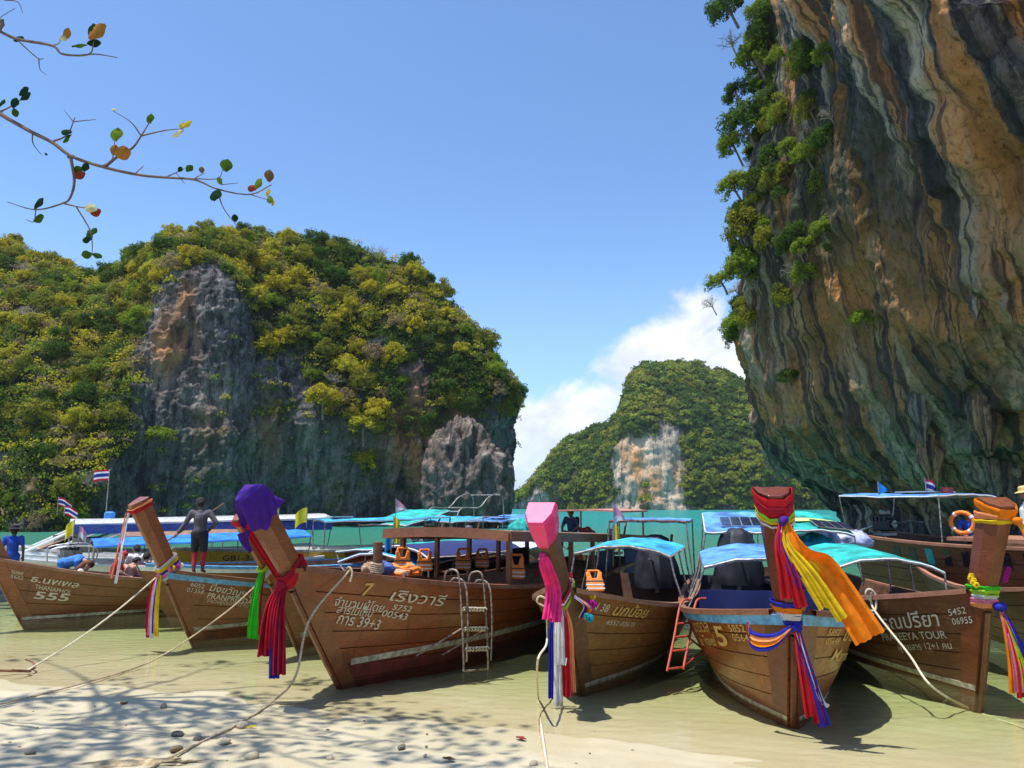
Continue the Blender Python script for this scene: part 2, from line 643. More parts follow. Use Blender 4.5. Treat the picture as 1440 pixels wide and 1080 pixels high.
# ================================================================== rock
def rock_material(name, dark, mid, lite, streak=(0.55, 0.06), orange=(0.42, 0.17, 0.05), pale=(0.62, 0.57, 0.50), green=(0.06, 0.095, 0.045), fine=1.0, soil=(0.035, 0.05, 0.015), crack=0.7, gate=(0.35, 0.55), dstreak=0.35):
    m, t, out = new_mat(name)
    fl = N(t, 'ShaderNodeAttribute', attribute_name='flow')
    hh = N(t, 'ShaderNodeAttribute', attribute_name='rise')
    cb = N(t, 'ShaderNodeCombineXYZ')
    t.links.new(math_n(t, 'MULTIPLY', fl.outputs['Fac'], streak[0]), cb.inputs[0])
    t.links.new(math_n(t, 'MULTIPLY', hh.outputs['Fac'], streak[1]), cb.inputs[1])
    s1 = noise_n(t, cb.outputs[0], 1.0, 7.0, 0.62, 0.5)
    s2 = noise_n(t, vscale(t, cb.outputs[0], (2.7, 2.2, 1)), 1.0, 6.0, 0.6, 0.3)
    g = N(t, 'ShaderNodeNewGeometry')
    cr = noise_n(t, vscale(t, g.outputs['Position'], (fine, fine, fine * 0.6)), 1.0, 9.0, 0.68, 0.3)
    c = mixc(t, maprange(t, s1.outputs[0], 0.36, 0.56), dark, mid)
    c = mixc(t, maprange(t, s2.outputs[0], 0.52, 0.70), c, lite)
    vo = N(t, 'ShaderNodeTexVoronoi', feature='DISTANCE_TO_EDGE')
    wv = N(t, 'ShaderNodeVectorMath', operation='ADD')
    t.links.new(vscale(t, g.outputs['Position'], (fine * .8, fine * .8, fine * .45)), wv.inputs[0])
    t.links.new(vscale(t, cr.outputs['Color'], (1.6, 1.6, 1.6)), wv.inputs[1])
    t.links.new(wv.outputs[0], vo.inputs['Vector'])
    vo.inputs['Scale'].default_value = 0.8
    c = mixc(t, maprange(t, vo.outputs['Distance'], 0.0, 0.09, crack, 0.0), c, tuple(x * 0.35 for x in dark))
    c = mixc(t, maprange(t, cr.outputs[0], 0.5, 0.32, 0, 0.75), c, tuple(x * 0.45 for x in dark))
    c = mixc(t, maprange(t, cr.outputs[0], 0.56, 0.72, 0, 0.55), c, lite)

    def blend(c, att, col, src, lo, hi):
        a = N(t, 'ShaderNodeAttribute', attribute_name=att)
        f = math_n(t, 'MULTIPLY', a.outputs['Fac'], maprange(t, src.outputs[0], lo, hi))
        return mixc(t, f, c, col)
    c = blend(c, 'pale', pale, s2, *gate)
    c = blend(c, 'orange', orange, s1, *gate)
    c = blend(c, 'green', green, cr, 0.35, 0.6)
    c = blend(c, 'soil', soil, cr, 0.25, 0.45)
    s3 = noise_n(t, vscale(t, cb.outputs[0], (1.7, 0.8, 1)), 1.0, 6.0, 0.6, 0.6)
    c = mixc(t, maprange(t, s3.outputs[0], 0.49, 0.58, 0.0, dstreak), c, dark)
    pit = noise_n(t, vscale(t, g.outputs['Position'], (fine * 3.2, fine * 3.2, fine * 1.7)), 1.0, 8.0, 0.72, 0.6)
    c = mixc(t, maprange(t, pit.outputs[0], 0.30, 0.52, 0.75, 0.0), c, tuple(x * 0.3 for x in dark))
    c = mixc(t, maprange(t, pit.outputs[0], 0.58, 0.75, 0, 0.35), c, lite)
    b = N(t, 'ShaderNodeBsdfPrincipled', i_Roughness=0.85)
    b.inputs['Specular IOR Level'].default_value = 0.25
    t.links.new(c, b.inputs['Base Color'])
    bp = N(t, 'ShaderNodeBump', i_Strength=1.0, i_Distance=0.6 / fine)
    t.links.new(math_n(t, 'ADD', math_n(t, 'ADD', cr.outputs[0], math_n(t, 'MULTIPLY', pit.outputs[0], 0.35)), math_n(t, 'MULTIPLY', s2.outputs[0], 0.5)), bp.inputs['Height'])
    t.links.new(bp.outputs[0], b.inputs['Normal'])
    t.links.new(b.outputs[0], out.inputs[0])
    return m


DOME_K = [0, .14, .32, .56, .74, .9, 1.0]
DOME_G = [0, .06, .19, .36, .57, .76, 1.0]


def resample(cols, nu, nv, soft=40):
    """keyed columns (k x m x 3) -> dense grid, smooth along both ways, even arc length along u"""
    A = np.array(cols, float)
    d = np.concatenate([[0], np.cumsum(np.linalg.norm(np.diff(A, axis=0), axis=-1).mean(1))])
    uu = np.linspace(0, d[-1], nu)
    # smooth interpolation along u through a dense linear pass plus a moving average
    L = np.stack([[np.interp(uu, d, A[:, j, k]) for k in range(3)] for j in range(A.shape[1])], 0).transpose(2, 0, 1)
    w = max(3, nu // soft)
    pad = np.concatenate([np.repeat(L[:1], w, 0), L, np.repeat(L[-1:], w, 0)], 0)
    ker = np.hanning(2 * w + 1); ker /= ker.sum()
    S = np.zeros_like(L)
    for i, kv in enumerate(ker):
        S += kv * pad[i:i + nu]
    vv = np.linspace(0, 1, nv)
    src = np.linspace(0, 1, A.shape[1])
    P = np.stack([[np.interp(vv, src, S[i, :, k]) for k in range(3)] for i in range(nu)], 0).transpose(0, 2, 1)
    w = max(2, nv // 50)
    pad = np.concatenate([np.repeat(P[:, :1], w, 1), P, np.repeat(P[:, -1:], w, 1)], 1)
    ker = np.hanning(2 * w + 1); ker /= ker.sum()
    S2 = np.zeros_like(P)
    for i, kv in enumerate(ker):
        S2 += kv * pad[:, i:i + nv]
    S2[:, 0] = P[:, 0]; S2[:, -1] = P[:, -1]
    return S2, uu


def island_cols(spec, nv=60):
    cols, hcs = [], []
    for ub, yb, ur, vr, yr, hc, over in spec:
        b = at(ub, 712, yb); r = at(ur, vr, yr)
        col = []
        for h in np.linspace(0, 1, nv):
            z = -1.5 + (r.z + 1.5) * h
            if h < hc:
                g = 0.0; rec = over * (1 - h / hc) ** 0.8
            else:
                g = float(np.interp((h - hc) / (1 - hc), DOME_K, DOME_G)); rec = 0
            L = math.hypot(r.x - b.x, r.y - b.y)
            fr = g + rec / L
            col.append((b.x + (r.x - b.x) * fr, b.y + (r.y - b.y) * fr, z))
        cols.append(col); hcs.append(hc)
    return cols, hcs


def gauss_px(P, blobs):
    """soft patches given by their centre on the rock (photo survey) and size in metres"""
    w = np.zeros(P.shape[:2])
    for u, v, y, rx, rz, a in blobs:
        c = at(u, v, y)
        w = np.maximum(w, a * np.exp(-((P[..., 0] - c.x) / rx) ** 2 - ((P[..., 2] - c.z) / rz) ** 2))
    return w


def rough_rock(P, amp, flute, fine, fl_s, seed, warp=0.0, crag=0.0):
    Nn = grid_normals(P)
    if Nn[..., 1].mean() > 0:
        Nn = -Nn
    q = P.copy(); q[..., 2] *= 0.35
    d = amp * fbm(P * (1.0 / (amp * 6)), 4, seed)
    d = d + flute * (1 - 2 * np.abs(fbm(q * fl_s + warp * vnoise(P * 0.1, 5)[..., None], 4, seed + 3)))
    d = d + fine * fbm(P * (2.2 * fl_s), 4, seed + 9)
    d = d + crag * (.5 - np.abs(fbm(q * (1.9 * fl_s) + 3.1, 4, seed + 21, .6))) * (0.4 + 0.6 * smooth(-.3, .3, fbm(P * .12, 2, seed + 31)))
    d = d - d.mean()
    return P + Nn * d[..., None], Nn


def make_rock_object(name, P, mat, rise=None, flow=None, **att):
    me = fast_mesh(name, P.reshape(-1, 3), grid_faces(*P.shape[:2]), True)
    attr(me, 'rise', P[..., 2] if rise is None else rise)
    attr(me, 'flow', flow)
    for k in ('orange', 'pale', 'green', 'soil'):
        attr(me, k, att.get(k, np.zeros(P.shape[:2])))
    return link(name, me, mat)


# ------------------------------------------------------------------ left island
spec = [(-420, 84, -420, 340, 128, .05, 0), (-260, 82, -260, 330, 126, .05, 0), (-100, 80, -100, 335, 125, .05, 0), (0, 80, 10, 352, 122, .08, 0), (60, 80, 75, 372, 121, .1, 0),
        (130, 83, 135, 392, 119, .15, 0), (178, 86, 185, 368, 117, .38, .4), (200, 90, 215, 348, 115, .74, -3.0), (260, 92, 262, 336, 113, .74, -4.0),
        (318, 92, 300, 330, 112, .70, -2.0), (345, 94, 337, 326, 112, .40, 2.0), (430, 96, 400, 330, 112, .31, 3.0), (520, 98, 450, 334, 111, .31, 3.6),
        (600, 100, 480, 338, 111, .40, 3.4), (665, 101, 495, 340, 111, .40, 3.0), (704, 104, 500, 342, 111, .46, 2.6), (728, 110, 500, 342, 112, .44, 2.4),
        (722, 118, 495, 342, 114, .44, 2.0), (690, 128, 480, 342, 116, .4, 1.0), (600, 142, 450, 345, 118, .4, 1), (400, 152, 400, 350, 121, .4, 1)]
cols, hcs = island_cols(spec)
NU, NV = 640, 330
PL, uL = resample(cols, NU, NV)
HCL = np.interp(uL, np.concatenate([[0], np.cumsum(np.linalg.norm(np.diff(np.array(cols), axis=0), axis=-1).mean(1))]), hcs)
PL, NL = rough_rock(PL, 2.0, 0.7, 0.5, 0.33, 40, 0.5, 1.3)
PL = PL + NL * (-.28 + 0.85 * (.45 - np.abs(fbm(PL * 0.42 + 7, 5, 61, .58))) + .5 * (.4 - np.abs(fbm(PL * np.array((1.1, 1.1, .7)) + 2, 4, 67, .6))))[..., None]
hL = np.repeat(np.linspace(0, 1, NV)[None], NU, 0)
rise_over = hL - HCL[:, None]
nzv = fbm(PL * 0.16, 4, 77)
vegL = smooth(-0.10, 0.06, rise_over + 0.20 * nzv) * smooth(-0.42, -0.2, nzv + 0.5 * np.clip(rise_over, 0, .4) + 0.1)
rock_hole = gauss_px(PL, [(255, 470, 90, 6.5, 8, 1.0), (345, 470, 96, 2.2, 5, .8), (395, 520, 97, 4, 4, .6)])
vegL = np.clip(vegL - 1.2 * rock_hole, 0, 1)
leftwood = smooth(205, 160, 720 + F * PL[..., 0] / np.maximum(PL[..., 1], 1))
vegL = np.maximum(vegL, leftwood * smooth(4.5, 9.5, PL[..., 2] + 4 * nzv))
orL = gauss_px(PL, [(245, 485, 90, 2.2, 4.0, 1.0), (258, 430, 90, 0.9, 4, .8), (575, 620, 100, 3.2, 6.5, 1.0), (600, 560, 101, 2.0, 4, .9), (520, 560, 98, 1.5, 4, .6), (650, 555, 103, 2.5, 5, .7), (300, 600, 91, 1.4, 3, .5), (380, 610, 96, 1.5, 4, .5), (40, 690, 80, 4, 2.2, .9), (470, 690, 97, 1.5, 3, .35)])
paL = gauss_px(PL, [(430, 640, 96, 1.2, 5, .8), (620, 660, 100, 1.2, 5, .7), (320, 560, 92, 2, 4, .5), (360, 640, 95, 3, 5, .5), (480, 660, 98, 4, 6, .32), (230, 520, 90, 3, 4, .35), (700, 580, 105, 1.0, 5, .5), (545, 640, 99, 1.0, 4, .6)])
grL = gauss_px(PL, [(300, 650, 91, 6, 5, .8), (400, 650, 96, 8, 6, .55), (520, 640, 98, 4, 6, .3)])
MROCK = rock_material('karst_rock', (0.034, 0.036, 0.042), (0.175, 0.170, 0.165), (0.37, 0.345, 0.31), (0.42, 0.13), dstreak=0.2, fine=1.1, orange=(0.56, 0.25, 0.08))
make_rock_object('left_karst_hill', PL, MROCK, flow=np.repeat(uL[:, None], NV, 1), orange=orL, pale=paL, green=grL, soil=np.clip(vegL * 1.15, 0, 1))
tag(bpy.data.objects['left_karst_hill'], kind='structure')

# ------------------------------------------------------------------ far island
spec = [(640, 520, 700, 712, 560, .3, 0), (720, 420, 752, 690, 440, .3, 0), (748, 395, 768, 648, 430, .35, 0), (775, 380, 800, 618, 428, .3, 0), (815, 372, 835, 604, 425, .25, 0),
        (850, 362, 862, 594, 420, .3, 0), (868, 356, 876, 582, 415, .55, -7), (884, 356, 889, 528, 415, .52, -10), (897, 356, 905, 514, 415, .52, -10), (925, 356, 930, 512, 415, .50, -10), (958, 356, 958, 510, 415, .42, -8), (990, 350, 985, 517, 418, .2, 0),
        (1040, 350, 1025, 532, 420, .15, 0), (1080, 352, 1065, 548, 420, .28, .5), (1115, 356, 1100, 588, 420, .3, .5), (1160, 360, 1150, 640, 420, .12, 0), (1240, 372, 1220, 680, 425, .1, 0), (1330, 400, 1300, 712, 440, .1, 0)]
cols, hcs = island_cols(spec)
PF, uF = resample(cols, 300, 130, 100)
HCF = np.interp(uF, np.concatenate([[0], np.cumsum(np.linalg.norm(np.diff(np.array(cols), axis=0), axis=-1).mean(1))]), hcs)
PF, NF = rough_rock(PF, 3.2, 1.6, 1.0, 0.12, 90, 0.3, 2.0)
hF = np.repeat(np.linspace(0, 1, 130)[None], 300, 0)
nzf = fbm(PF * 0.05, 4, 12)
vegF = smooth(-0.06, 0.03, hF - HCF[:, None] + 0.14 * nzf)
lowveg = gauss_px(PF, [(1000, 690, 350, 16, 14, 1), (1060, 695, 352, 18, 12, 1), (810, 690, 375, 20, 18, 1), (840, 640, 370, 12, 15, 1), (1150, 695, 360, 25, 14, 1), (905, 700, 350, 2.5, 9, 1)])
vegF = np.clip(np.maximum(vegF, smooth(.35, .6, lowveg + 0.25 * nzf)), 0, 1)
bare = gauss_px(PF, [(770, 640, 400, 3.5, 5, .9), (850, 597, 415, 5, 3, .8), (1090, 640, 354, 5, 9, .75), (872, 655, 352, 2.6, 17, 1), (895, 680, 350, 4.5, 13, 1), (930, 698, 350, 7, 8, .85), (765, 700, 395, 6, 5, .8)])
vegF = np.clip(vegF - bare, 0, 1)
orF = gauss_px(PF, [(905, 690, 350, 3, 8, .9), (880, 640, 350, 2.5, 7, .8), (895, 650, 350, 5, 10, 1), (920, 680, 350, 4, 9, .9), (950, 665, 351, 2.5, 8, .6), (1090, 660, 354, 2, 7, .6)])
paF = gauss_px(PF, [(905, 655, 350, 14, 26, 1), (945, 685, 351, 8, 16, .8), (1090, 670, 354, 5, 12, .7), (765, 700, 395, 6, 6, .6), (1110, 690, 356, 4, 5, .6)])
MROCKF = rock_material('far_karst_rock', (0.10, 0.088, 0.078), (0.30, 0.255, 0.21), (0.66, 0.56, 0.45), (0.16, 0.022), fine=0.3, soil=(0.035, 0.055, 0.016), pale=(0.90, 0.72, 0.52), orange=(0.78, 0.34, 0.11), gate=(.3, .5), dstreak=.2)
make_rock_object('far_karst_island', PF, MROCKF, flow=np.repeat(uF[:, None], 130, 1), orange=orF, pale=paF, soil=vegF)
tag(bpy.data.objects['far_karst_island'], kind='structure')

# ------------------------------------------------------------------ right overhanging cliff
A_ = [(1232, 718, 57), (1190, 690, 56), (1128, 645, 54.5), (1094, 605, 53), (1080, 545, 53), (1070, 485, 53), (1064, 430, 53), (1056, 385, 53), (1050, 310, 54), (1062, 235, 55), (1078, 150, 55), (1084, 60, 56), (1088, 0, 57), (1085, -170, 61)]
def rib(us, ys): return [(u, v, y) for u, v, y in zip(us, (730, 692, 645, 605, 545, 485, 430, 385, 310, 235, 150, 60, 0, -170), ys)]


B_ = rib((1335, 1310, 1268, 1242, 1218, 1204, 1192, 1184, 1172, 1160, 1148, 1134, 1124, 1100), (47.5, 46.5, 45.3, 44.6, 44.5, 45, 45, 45.5, 46, 46.5, 47, 48, 49, 53))
C_ = rib((1470, 1440, 1400, 1370, 1335, 1308, 1288, 1270, 1244, 1220, 1198, 1174, 1160, 1120), (42, 40.5, 38.5, 37.4, 36.7, 36.5, 36.5, 37, 37.5, 38, 38.5, 39.5, 40, 44))
D_ = rib((1620, 1590, 1548, 1512, 1470, 1436, 1408, 1385, 1350, 1318, 1286, 1250, 1230, 1170), (38.5, 36.5, 34, 32.4, 31.5, 30.9, 30.5, 30.5, 31, 31.5, 32, 33, 33.5, 37))
E_ = rib((1800, 1770, 1725, 1685, 1640, 1600, 1565, 1535, 1490, 1450, 1408, 1360, 1330, 1250), (36.5, 33.5, 31, 29.3, 28.2, 27.4, 27, 27, 27, 27.5, 28, 29, 29.5, 33))


def col3(c): return [tuple(at(u, v, y - 7.5 * max(0, 470 - v) / 470)) for u, v, y in c]


cA = col3(A_)
cols = [[(x + 16, y + 34, z) for x, y, z in cA], [(x + 4.5, y + 16, z) for x, y, z in cA], [(x + 0.7, y + 5, z) for x, y, z in cA], cA, col3(B_), col3(C_), col3(D_), col3(E_), [(x + 9, y - 2, z) for x, y, z in col3(E_)], [(x + 22, y - 2, z) for x, y, z in col3(E_)]]
cols = [[(p[0], p[1], -1.5)] + c[:] if False else [(c[0][0] + 1.0, c[0][1] + 1.0, -2.0)] + list(c) for c in cols]
PR, uR = resample(cols, 400, 340)
PR, NR = rough_rock(PR, 1.45, 0.65, 0.2, 0.36, 140, 0.35, .45)
PR, _n = rough_rock(PR, 0.28, 0.14, 0.10, 1.3, 160, 0.1, .34)
flowR = np.repeat(uR[:, None], 340, 1)
riseR = np.repeat(np.linspace(0, 46, 340)[None], 400, 0)
fR = np.stack([flowR * 0.52, riseR * 0.04, flowR * 0], -1)
bands = fbm(fR, 3, 5)
bands2 = fbm(np.stack([flowR * 0.8 + 9, riseR * 0.05, flowR * 0], -1), 3, 8)
orR = np.clip(smooth(0.06, 0.15, bands), 0, 1) * 0.72 * smooth(0.5, 5.0, PR[..., 2])
orR = np.maximum(orR, gauss_px(PR, [(1360, 40, 33, 1.2, 2.4, 1), (1290, 330, 36, 1.6, 6, .9), (1165, 400, 46, 1.0, 3.5, 1), (1390, 520, 31, 2, 3, .7), (1185, 520, 44, .7, 5, .9)]))
paR = np.clip(smooth(0.05, 0.14, bands2), 0, 1) * 0.75
paR = np.maximum(paR, gauss_px(PR, [(1400, 660, 38, 2.0, 2.4, .9), (1190, 60, 46, 1.0, 4, .8), (1215, 250, 43, .8, 5, .7)]))
grR = gauss_px(PR, [(1180, 640, 47, 5, 4, .7), (1280, 660, 42, 5, 4, .65), (1230, 590, 43, 4, 4, .7), (1100, 600, 52, 2.5, 4, .6), (1380, 640, 38, 3, 3, .7)])
slR = gauss_px(PR, [(1090, 330, 53, 2.2, 8, .9), (1075, 120, 55, 2.2, 9, .9), (1160, 300, 46, 1.5, 2.5, .7), (1210, 450, 42, 1.2, 1.4, .6), (1290, 20, 35, 1.6, 1.8, .8)])
MROCKR = rock_material('overhang_rock', (0.018, 0.022, 0.031), (0.125, 0.120, 0.112), (0.36, 0.33, 0.27), (0.80, 0.050), crack=0.55, gate=(0.28, 0.46), dstreak=0.78, orange=(0.74, 0.32, 0.085), pale=(0.72, 0.60, 0.42), green=(0.070, 0.125, 0.082), fine=1.5)
make_rock_object('overhanging_cliff', PR, MROCKR, rise=riseR, flow=flowR, orange=orR, pale=paR, green=grR, soil=slR)
tag(bpy.data.objects['overhanging_cliff'], kind='structure')

# far hills on the horizon
hx = np.linspace(-2600, 3200, 160)
hzv = 26 + 34 * np.abs(fbm(np.stack([hx * 0.0022, hx * 0, hx * 0], -1), 4, 6)) + 22 * np.exp(-((hx - 60) / 260) ** 2)
rows = []
for fr, hh_ in ((0, -0.02), (0.25, .45), (0.5, .82), (0.75, 1.0), (1.2, .9), (2, -0.02)):
    rows.append(np.stack([hx, 4300 + 260 * fr + 0 * hx, hzv * hh_ * (1 + .12 * fbm(np.stack([hx * .012, hx * 0 + fr * 3, hx * 0], -1), 3, 4))], -1))
tag(link('hills', fast_mesh('hills', np.stack(rows, 1), grid_faces(160, 6), True), plain('far_wooded_slope', (0.05, 0.08, 0.035), 0.9, 0.3, 0.01)), kind='structure')


# loose rocks
def boulder(name, label, c, r, mat, seed, cat='rock', group=None, n=48, m=30, amp=0.28, foot=0.0, **att):
    th = np.linspace(0, 2 * math.pi, n, endpoint=False)
    ph = np.linspace(-math.pi / 2, math.pi / 2, m)
    T, Ph = np.meshgrid(th, ph, indexing='ij')
    D = np.stack([np.cos(Ph) * np.cos(T), np.cos(Ph) * np.sin(T), np.sin(Ph)], -1)
    k = 1 + amp * fbm(D * 1.4 + seed, 4, seed) + amp * 0.7 * (1 - 2 * np.abs(fbm(D * np.array((3.4, 3.4, 1.5)) + seed, 3, seed + 2))) + amp * .45 * (.5 - np.abs(fbm(D * 7.0 + seed, 3, seed + 4)))
    P = D * k[..., None] * np.array(r)
    if foot > 0:
        P[..., :2] *= (1 - foot * smooth(0, -r[2], P[..., 2]))[..., None]
    me = fast_mesh(name, P.reshape(-1, 3), grid_faces(n, m, True), True)
    attr(me, 'rise', P[..., 2]); attr(me, 'flow', T * max(r))
    for a in ('orange', 'pale', 'green', 'soil'):
        attr(me, a, np.full(P.shape[:2], att.get(a, 0.0)) * (0.6 + 0.4 * fbm(D * 2, 2, seed + 5)))
    return tag(link(name, me, mat, loc=c), label, cat, group)


c = at(654, 700, 94)
boulder('rock_stack', 'big grey limestone stack with bush on top at right foot of the left island', (c.x, c.y, 4.3), (4.6, 4.2, 7.4), MROCK, 3, amp=0.34, foot=0.30, n=140, m=110, pale=.1, orange=.25)
c = at(712, 700, 103)
boulder('hanging_rock', 'dark pointed rock hanging from right edge of the left island', (c.x + .2, c.y, c.z + 2.2), (.75, .8, 3.6), MROCK, 5, amp=.3, foot=.6)
for i, (u, v, y, r, lab, kw) in enumerate([
        (1402, 668, 36, (1.05, 1.0, 1.35), 'pale limestone boulder at foot of the right cliff behind rightmost prow', dict(pale=.9)),
        (1295, 575, 37, (.42, .45, 1.5), 'grey dripstone pillar hanging under the right cliff overhang', dict(pale=.6)),
        (1385, 590, 33.5, (.6, .6, 1.3), 'rounded brown dripstone on right cliff above the pale boulder', dict(pale=.5, orange=.5)),
        (1372, 432, 30.0, (.16, .2, .42), 'small white rock knob on the right cliff face', dict(pale=1.0)),
        (1310, 640, 39, (.55, .6, 1.5), 'tan dripstone column near waterline of right cliff', dict(orange=.6, pale=.5)),
        (1432, 690, 33, (.9, .9, 1.2), 'grey boulder at the right edge of the photo under the cliff', dict(pale=.6))]):
    zc_ = PR[..., 1] * CP + (PR[..., 2] - CAMZ) * SP
    du_ = 720 + F * PR[..., 0] / zc_ - u; dv_ = 540 - F * (-PR[..., 1] * SP + (PR[..., 2] - CAMZ) * CP) / zc_ - v
    near_ = np.where(du_ ** 2 + dv_ ** 2 < 120, PR[..., 1], 1e9)
    y = float(near_.min()) + .55 * r[1] if near_.min() < 1e8 else y
    boulder('dripstone' if 'dripstone' in lab else 'boulder', lab, tuple(at(u, v, y)), r, MROCKR, 20 + i, amp=.45, foot=.5, **kw)
# ================================================================== vegetation
def leaf_material(name, c1, c2, c3=None, trans=0.38):
    m, t, out = new_mat(name)
    a = N(t, 'ShaderNodeAttribute', attribute_name='tone')
    oi = N(t, 'ShaderNodeObjectInfo')
    c = mixc(t, a.outputs['Fac'], c1, c2)
    if c3:
        c = mixc(t, maprange(t, oi.outputs['Random'], 0.2, 1.0, 0, 0.75), c, c3)
    df = N(t, 'ShaderNodeBsdfDiffuse')
    tr = N(t, 'ShaderNodeBsdfTranslucent')
    t.links.new(c, df.inputs[0])
    t.links.new(c, tr.inputs[0])
    mx = N(t, 'ShaderNodeMixShader', i_0=trans)
    t.links.new(df.outputs[0], mx.inputs[1]); t.links.new(tr.outputs[0], mx.inputs[2])
    t.links.new(mx.outputs[0], out.inputs[0])
    return m


def leaves(C, Nrm, size, rg, aspect=0.62):
    """one small leaf face per centre: returns verts, quads"""
    n = len(C)
    a = rg.normal(size=(n, 3))
    a -= Nrm * (a * Nrm).sum(1, keepdims=True)
    a /= np.linalg.norm(a, axis=1, keepdims=True) + 1e-9
    b = np.cross(Nrm, a)
    s = size[:, None]
    V = np.stack([C - a * s, C + b * s * aspect + a * s * 0.1, C + a * s, C - b * s * aspect + a * s * 0.1], 1)
    return V.reshape(-1, 3), np.arange(4 * n).reshape(-1, 4)


def crown_mesh(name, seed, clumps=34, per=70, leaf=0.075, shape=(1, 1, .8), clump_r=0.30, mat=None, droop=0.0):
    rg = np.random.default_rng(seed)
    Cs, Ns, tone = [], [], []
    for k in range(clumps):
        d = rg.normal(size=3); d /= np.linalg.norm(d)
        if d[2] < -0.45: d[2] *= -0.6
        r = rg.uniform(0.45, 1.0) ** 0.6
        c = d * r * np.array(shape) * rg.uniform(.78, 1.08)
        cr = clump_r * rg.uniform(0.6, 1.25)
        e = rg.normal(size=(per, 3)); e /= np.linalg.norm(e, axis=1, keepdims=True)
        e[:, 2] = e[:, 2] * .9 + .12 - droop * rg.random(per)
        pts = c + e * cr * np.array((1.08, 1.08, 0.95)) * (rg.uniform(.55, 1.1, size=(per, 1)))
        nn = e * 0.7 + d * 0.3 + rg.normal(size=(per, 3)) * 0.5 + np.array((0, 0, 0.15))
        nn /= np.linalg.norm(nn, axis=1, keepdims=True)
        Cs.append(pts); Ns.append(nn)
        tone.append(np.clip(rg.normal(rg.uniform(.25, .75), .2, per), 0, 1))
    C = np.concatenate(Cs); Nn = np.concatenate(Ns)
    V, Q = leaves(C, Nn, leaf * rg.uniform(.6, 1.3, len(C)), rg)
    me = fast_mesh(name, V, Q)
    attr(me, 'tone', np.repeat(np.concatenate(tone), 4))
    me.materials.append(mat)
    return me


def trunk_mesh(name, seed, mat, n=9, bare=False):
    rg = np.random.default_rng(seed)
    mb = MB()
    top = np.array((rg.uniform(-.1, .1), rg.uniform(-.1, .1), .15))
    mb.tube(curve_pts([(0, 0, -1.25), (rg.uniform(-.08, .08), rg.uniform(-.08, .08), -.5), top], 6), [.075, .05], 6)
    for k in range(n):
        a = rg.uniform(0, 6.28); e = rg.uniform(.1, 1.1)
        d = np.array((math.cos(a) * math.cos(e), math.sin(a) * math.cos(e), math.sin(e)))
        s = np.array((0, 0, rg.uniform(-.45, .1)))
        mid = s + d * .45 + rg.normal(size=3) * .07
        end = s + d * rg.uniform(.75, 1.05) + rg.normal(size=3) * .12
        mb.tube(curve_pts([s, mid, end], 6), [.035, .008], 5)
        if bare:
            for j in range(6):
                f = rg.uniform(.35, 1)
                q = s + (end - s) * f
                dd = d + rg.normal(size=3) * .7
                dd /= np.linalg.norm(dd)
                e1 = q + dd * rg.uniform(.25, .5)
                mb.tube(curve_pts([q, (q + e1) / 2 + rg.normal(size=3) * .05, e1], 5), [.014, .004], 4)
                for jj in range(2):
                    d3 = dd + rg.normal(size=3) * .6; d3 /= np.linalg.norm(d3)
                    q3 = q + (e1 - q) * rg.uniform(.4, 1)
                    mb.tube([q3, q3 + d3 * rg.uniform(.12, .28)], [.007, .003], 4)
    me = mb.mesh(name)
    me.materials.append(mat)
    return me


BARK = plain('grey_bark', (0.20, 0.17, 0.13), 0.9, 0.3, 5)
PALEBARK = plain('bleached_bark', (0.36, 0.31, 0.25), 0.9, 0.25, 5)
LM = dict(
    olive=leaf_material('olive_leaves', (0.115, 0.135, 0.020), (0.360, 0.340, 0.045), (0.220, 0.240, 0.036)),
    gold=leaf_material('golden_green_leaves', (0.255, 0.225, 0.018), (0.640, 0.520, 0.048), (0.420, 0.420, 0.045)),
    dark=leaf_material('deep_green_leaves', (0.034, 0.082, 0.019), (0.120, 0.200, 0.035), (0.078, 0.130, 0.027)),
    bright=leaf_material('fresh_green_leaves', (0.095, 0.169, 0.016), (0.297, 0.392, 0.041), (0.216, 0.270, 0.041)),
    dry=leaf_material('dry_brown_leaves', (0.203, 0.142, 0.074), (0.405, 0.304, 0.162), (0.270, 0.216, 0.108)))
PROTO = {}
for i, (k, mt) in enumerate(LM.items()):
    PROTO[k] = [(crown_mesh('crown', 100 + i * 10 + j, 58 if k != 'dry' else 34, 58 if k != 'dry' else 34, 0.062, (1, 1, .95 if j else .8), .25, mt), trunk_mesh('trunk', 300 + i * 10 + j, BARK)) for j in range(3)]
BARE = [trunk_mesh('branches', 500 + j, PALEBARK, 13, True) for j in range(4)]


def plant_tree(name, label, cat, group, kind, loc, scale, lean=None, j=None, rg=random):
    o = thing(name, label, cat, loc, rg.uniform(0, 6.28), group)
    o.scale = (scale * rg.uniform(.85, 1.15), scale * rg.uniform(.85, 1.15), scale * rg.uniform(.8, 1.2))
    if lean is not None:
        o.rotation_mode = 'QUATERNION'
        o.rotation_quaternion = lean @ Matrix.Rotation(rg.uniform(0, 6.28), 3, 'Z').to_quaternion()
    if kind == 'bare':
        link('branches', rg.choice(BARE), None, o)
    else:
        cr, tk = rg.choice(PROTO[kind])
        link('crown', cr, None, o)
        link('trunk', tk, None, o)
    return o


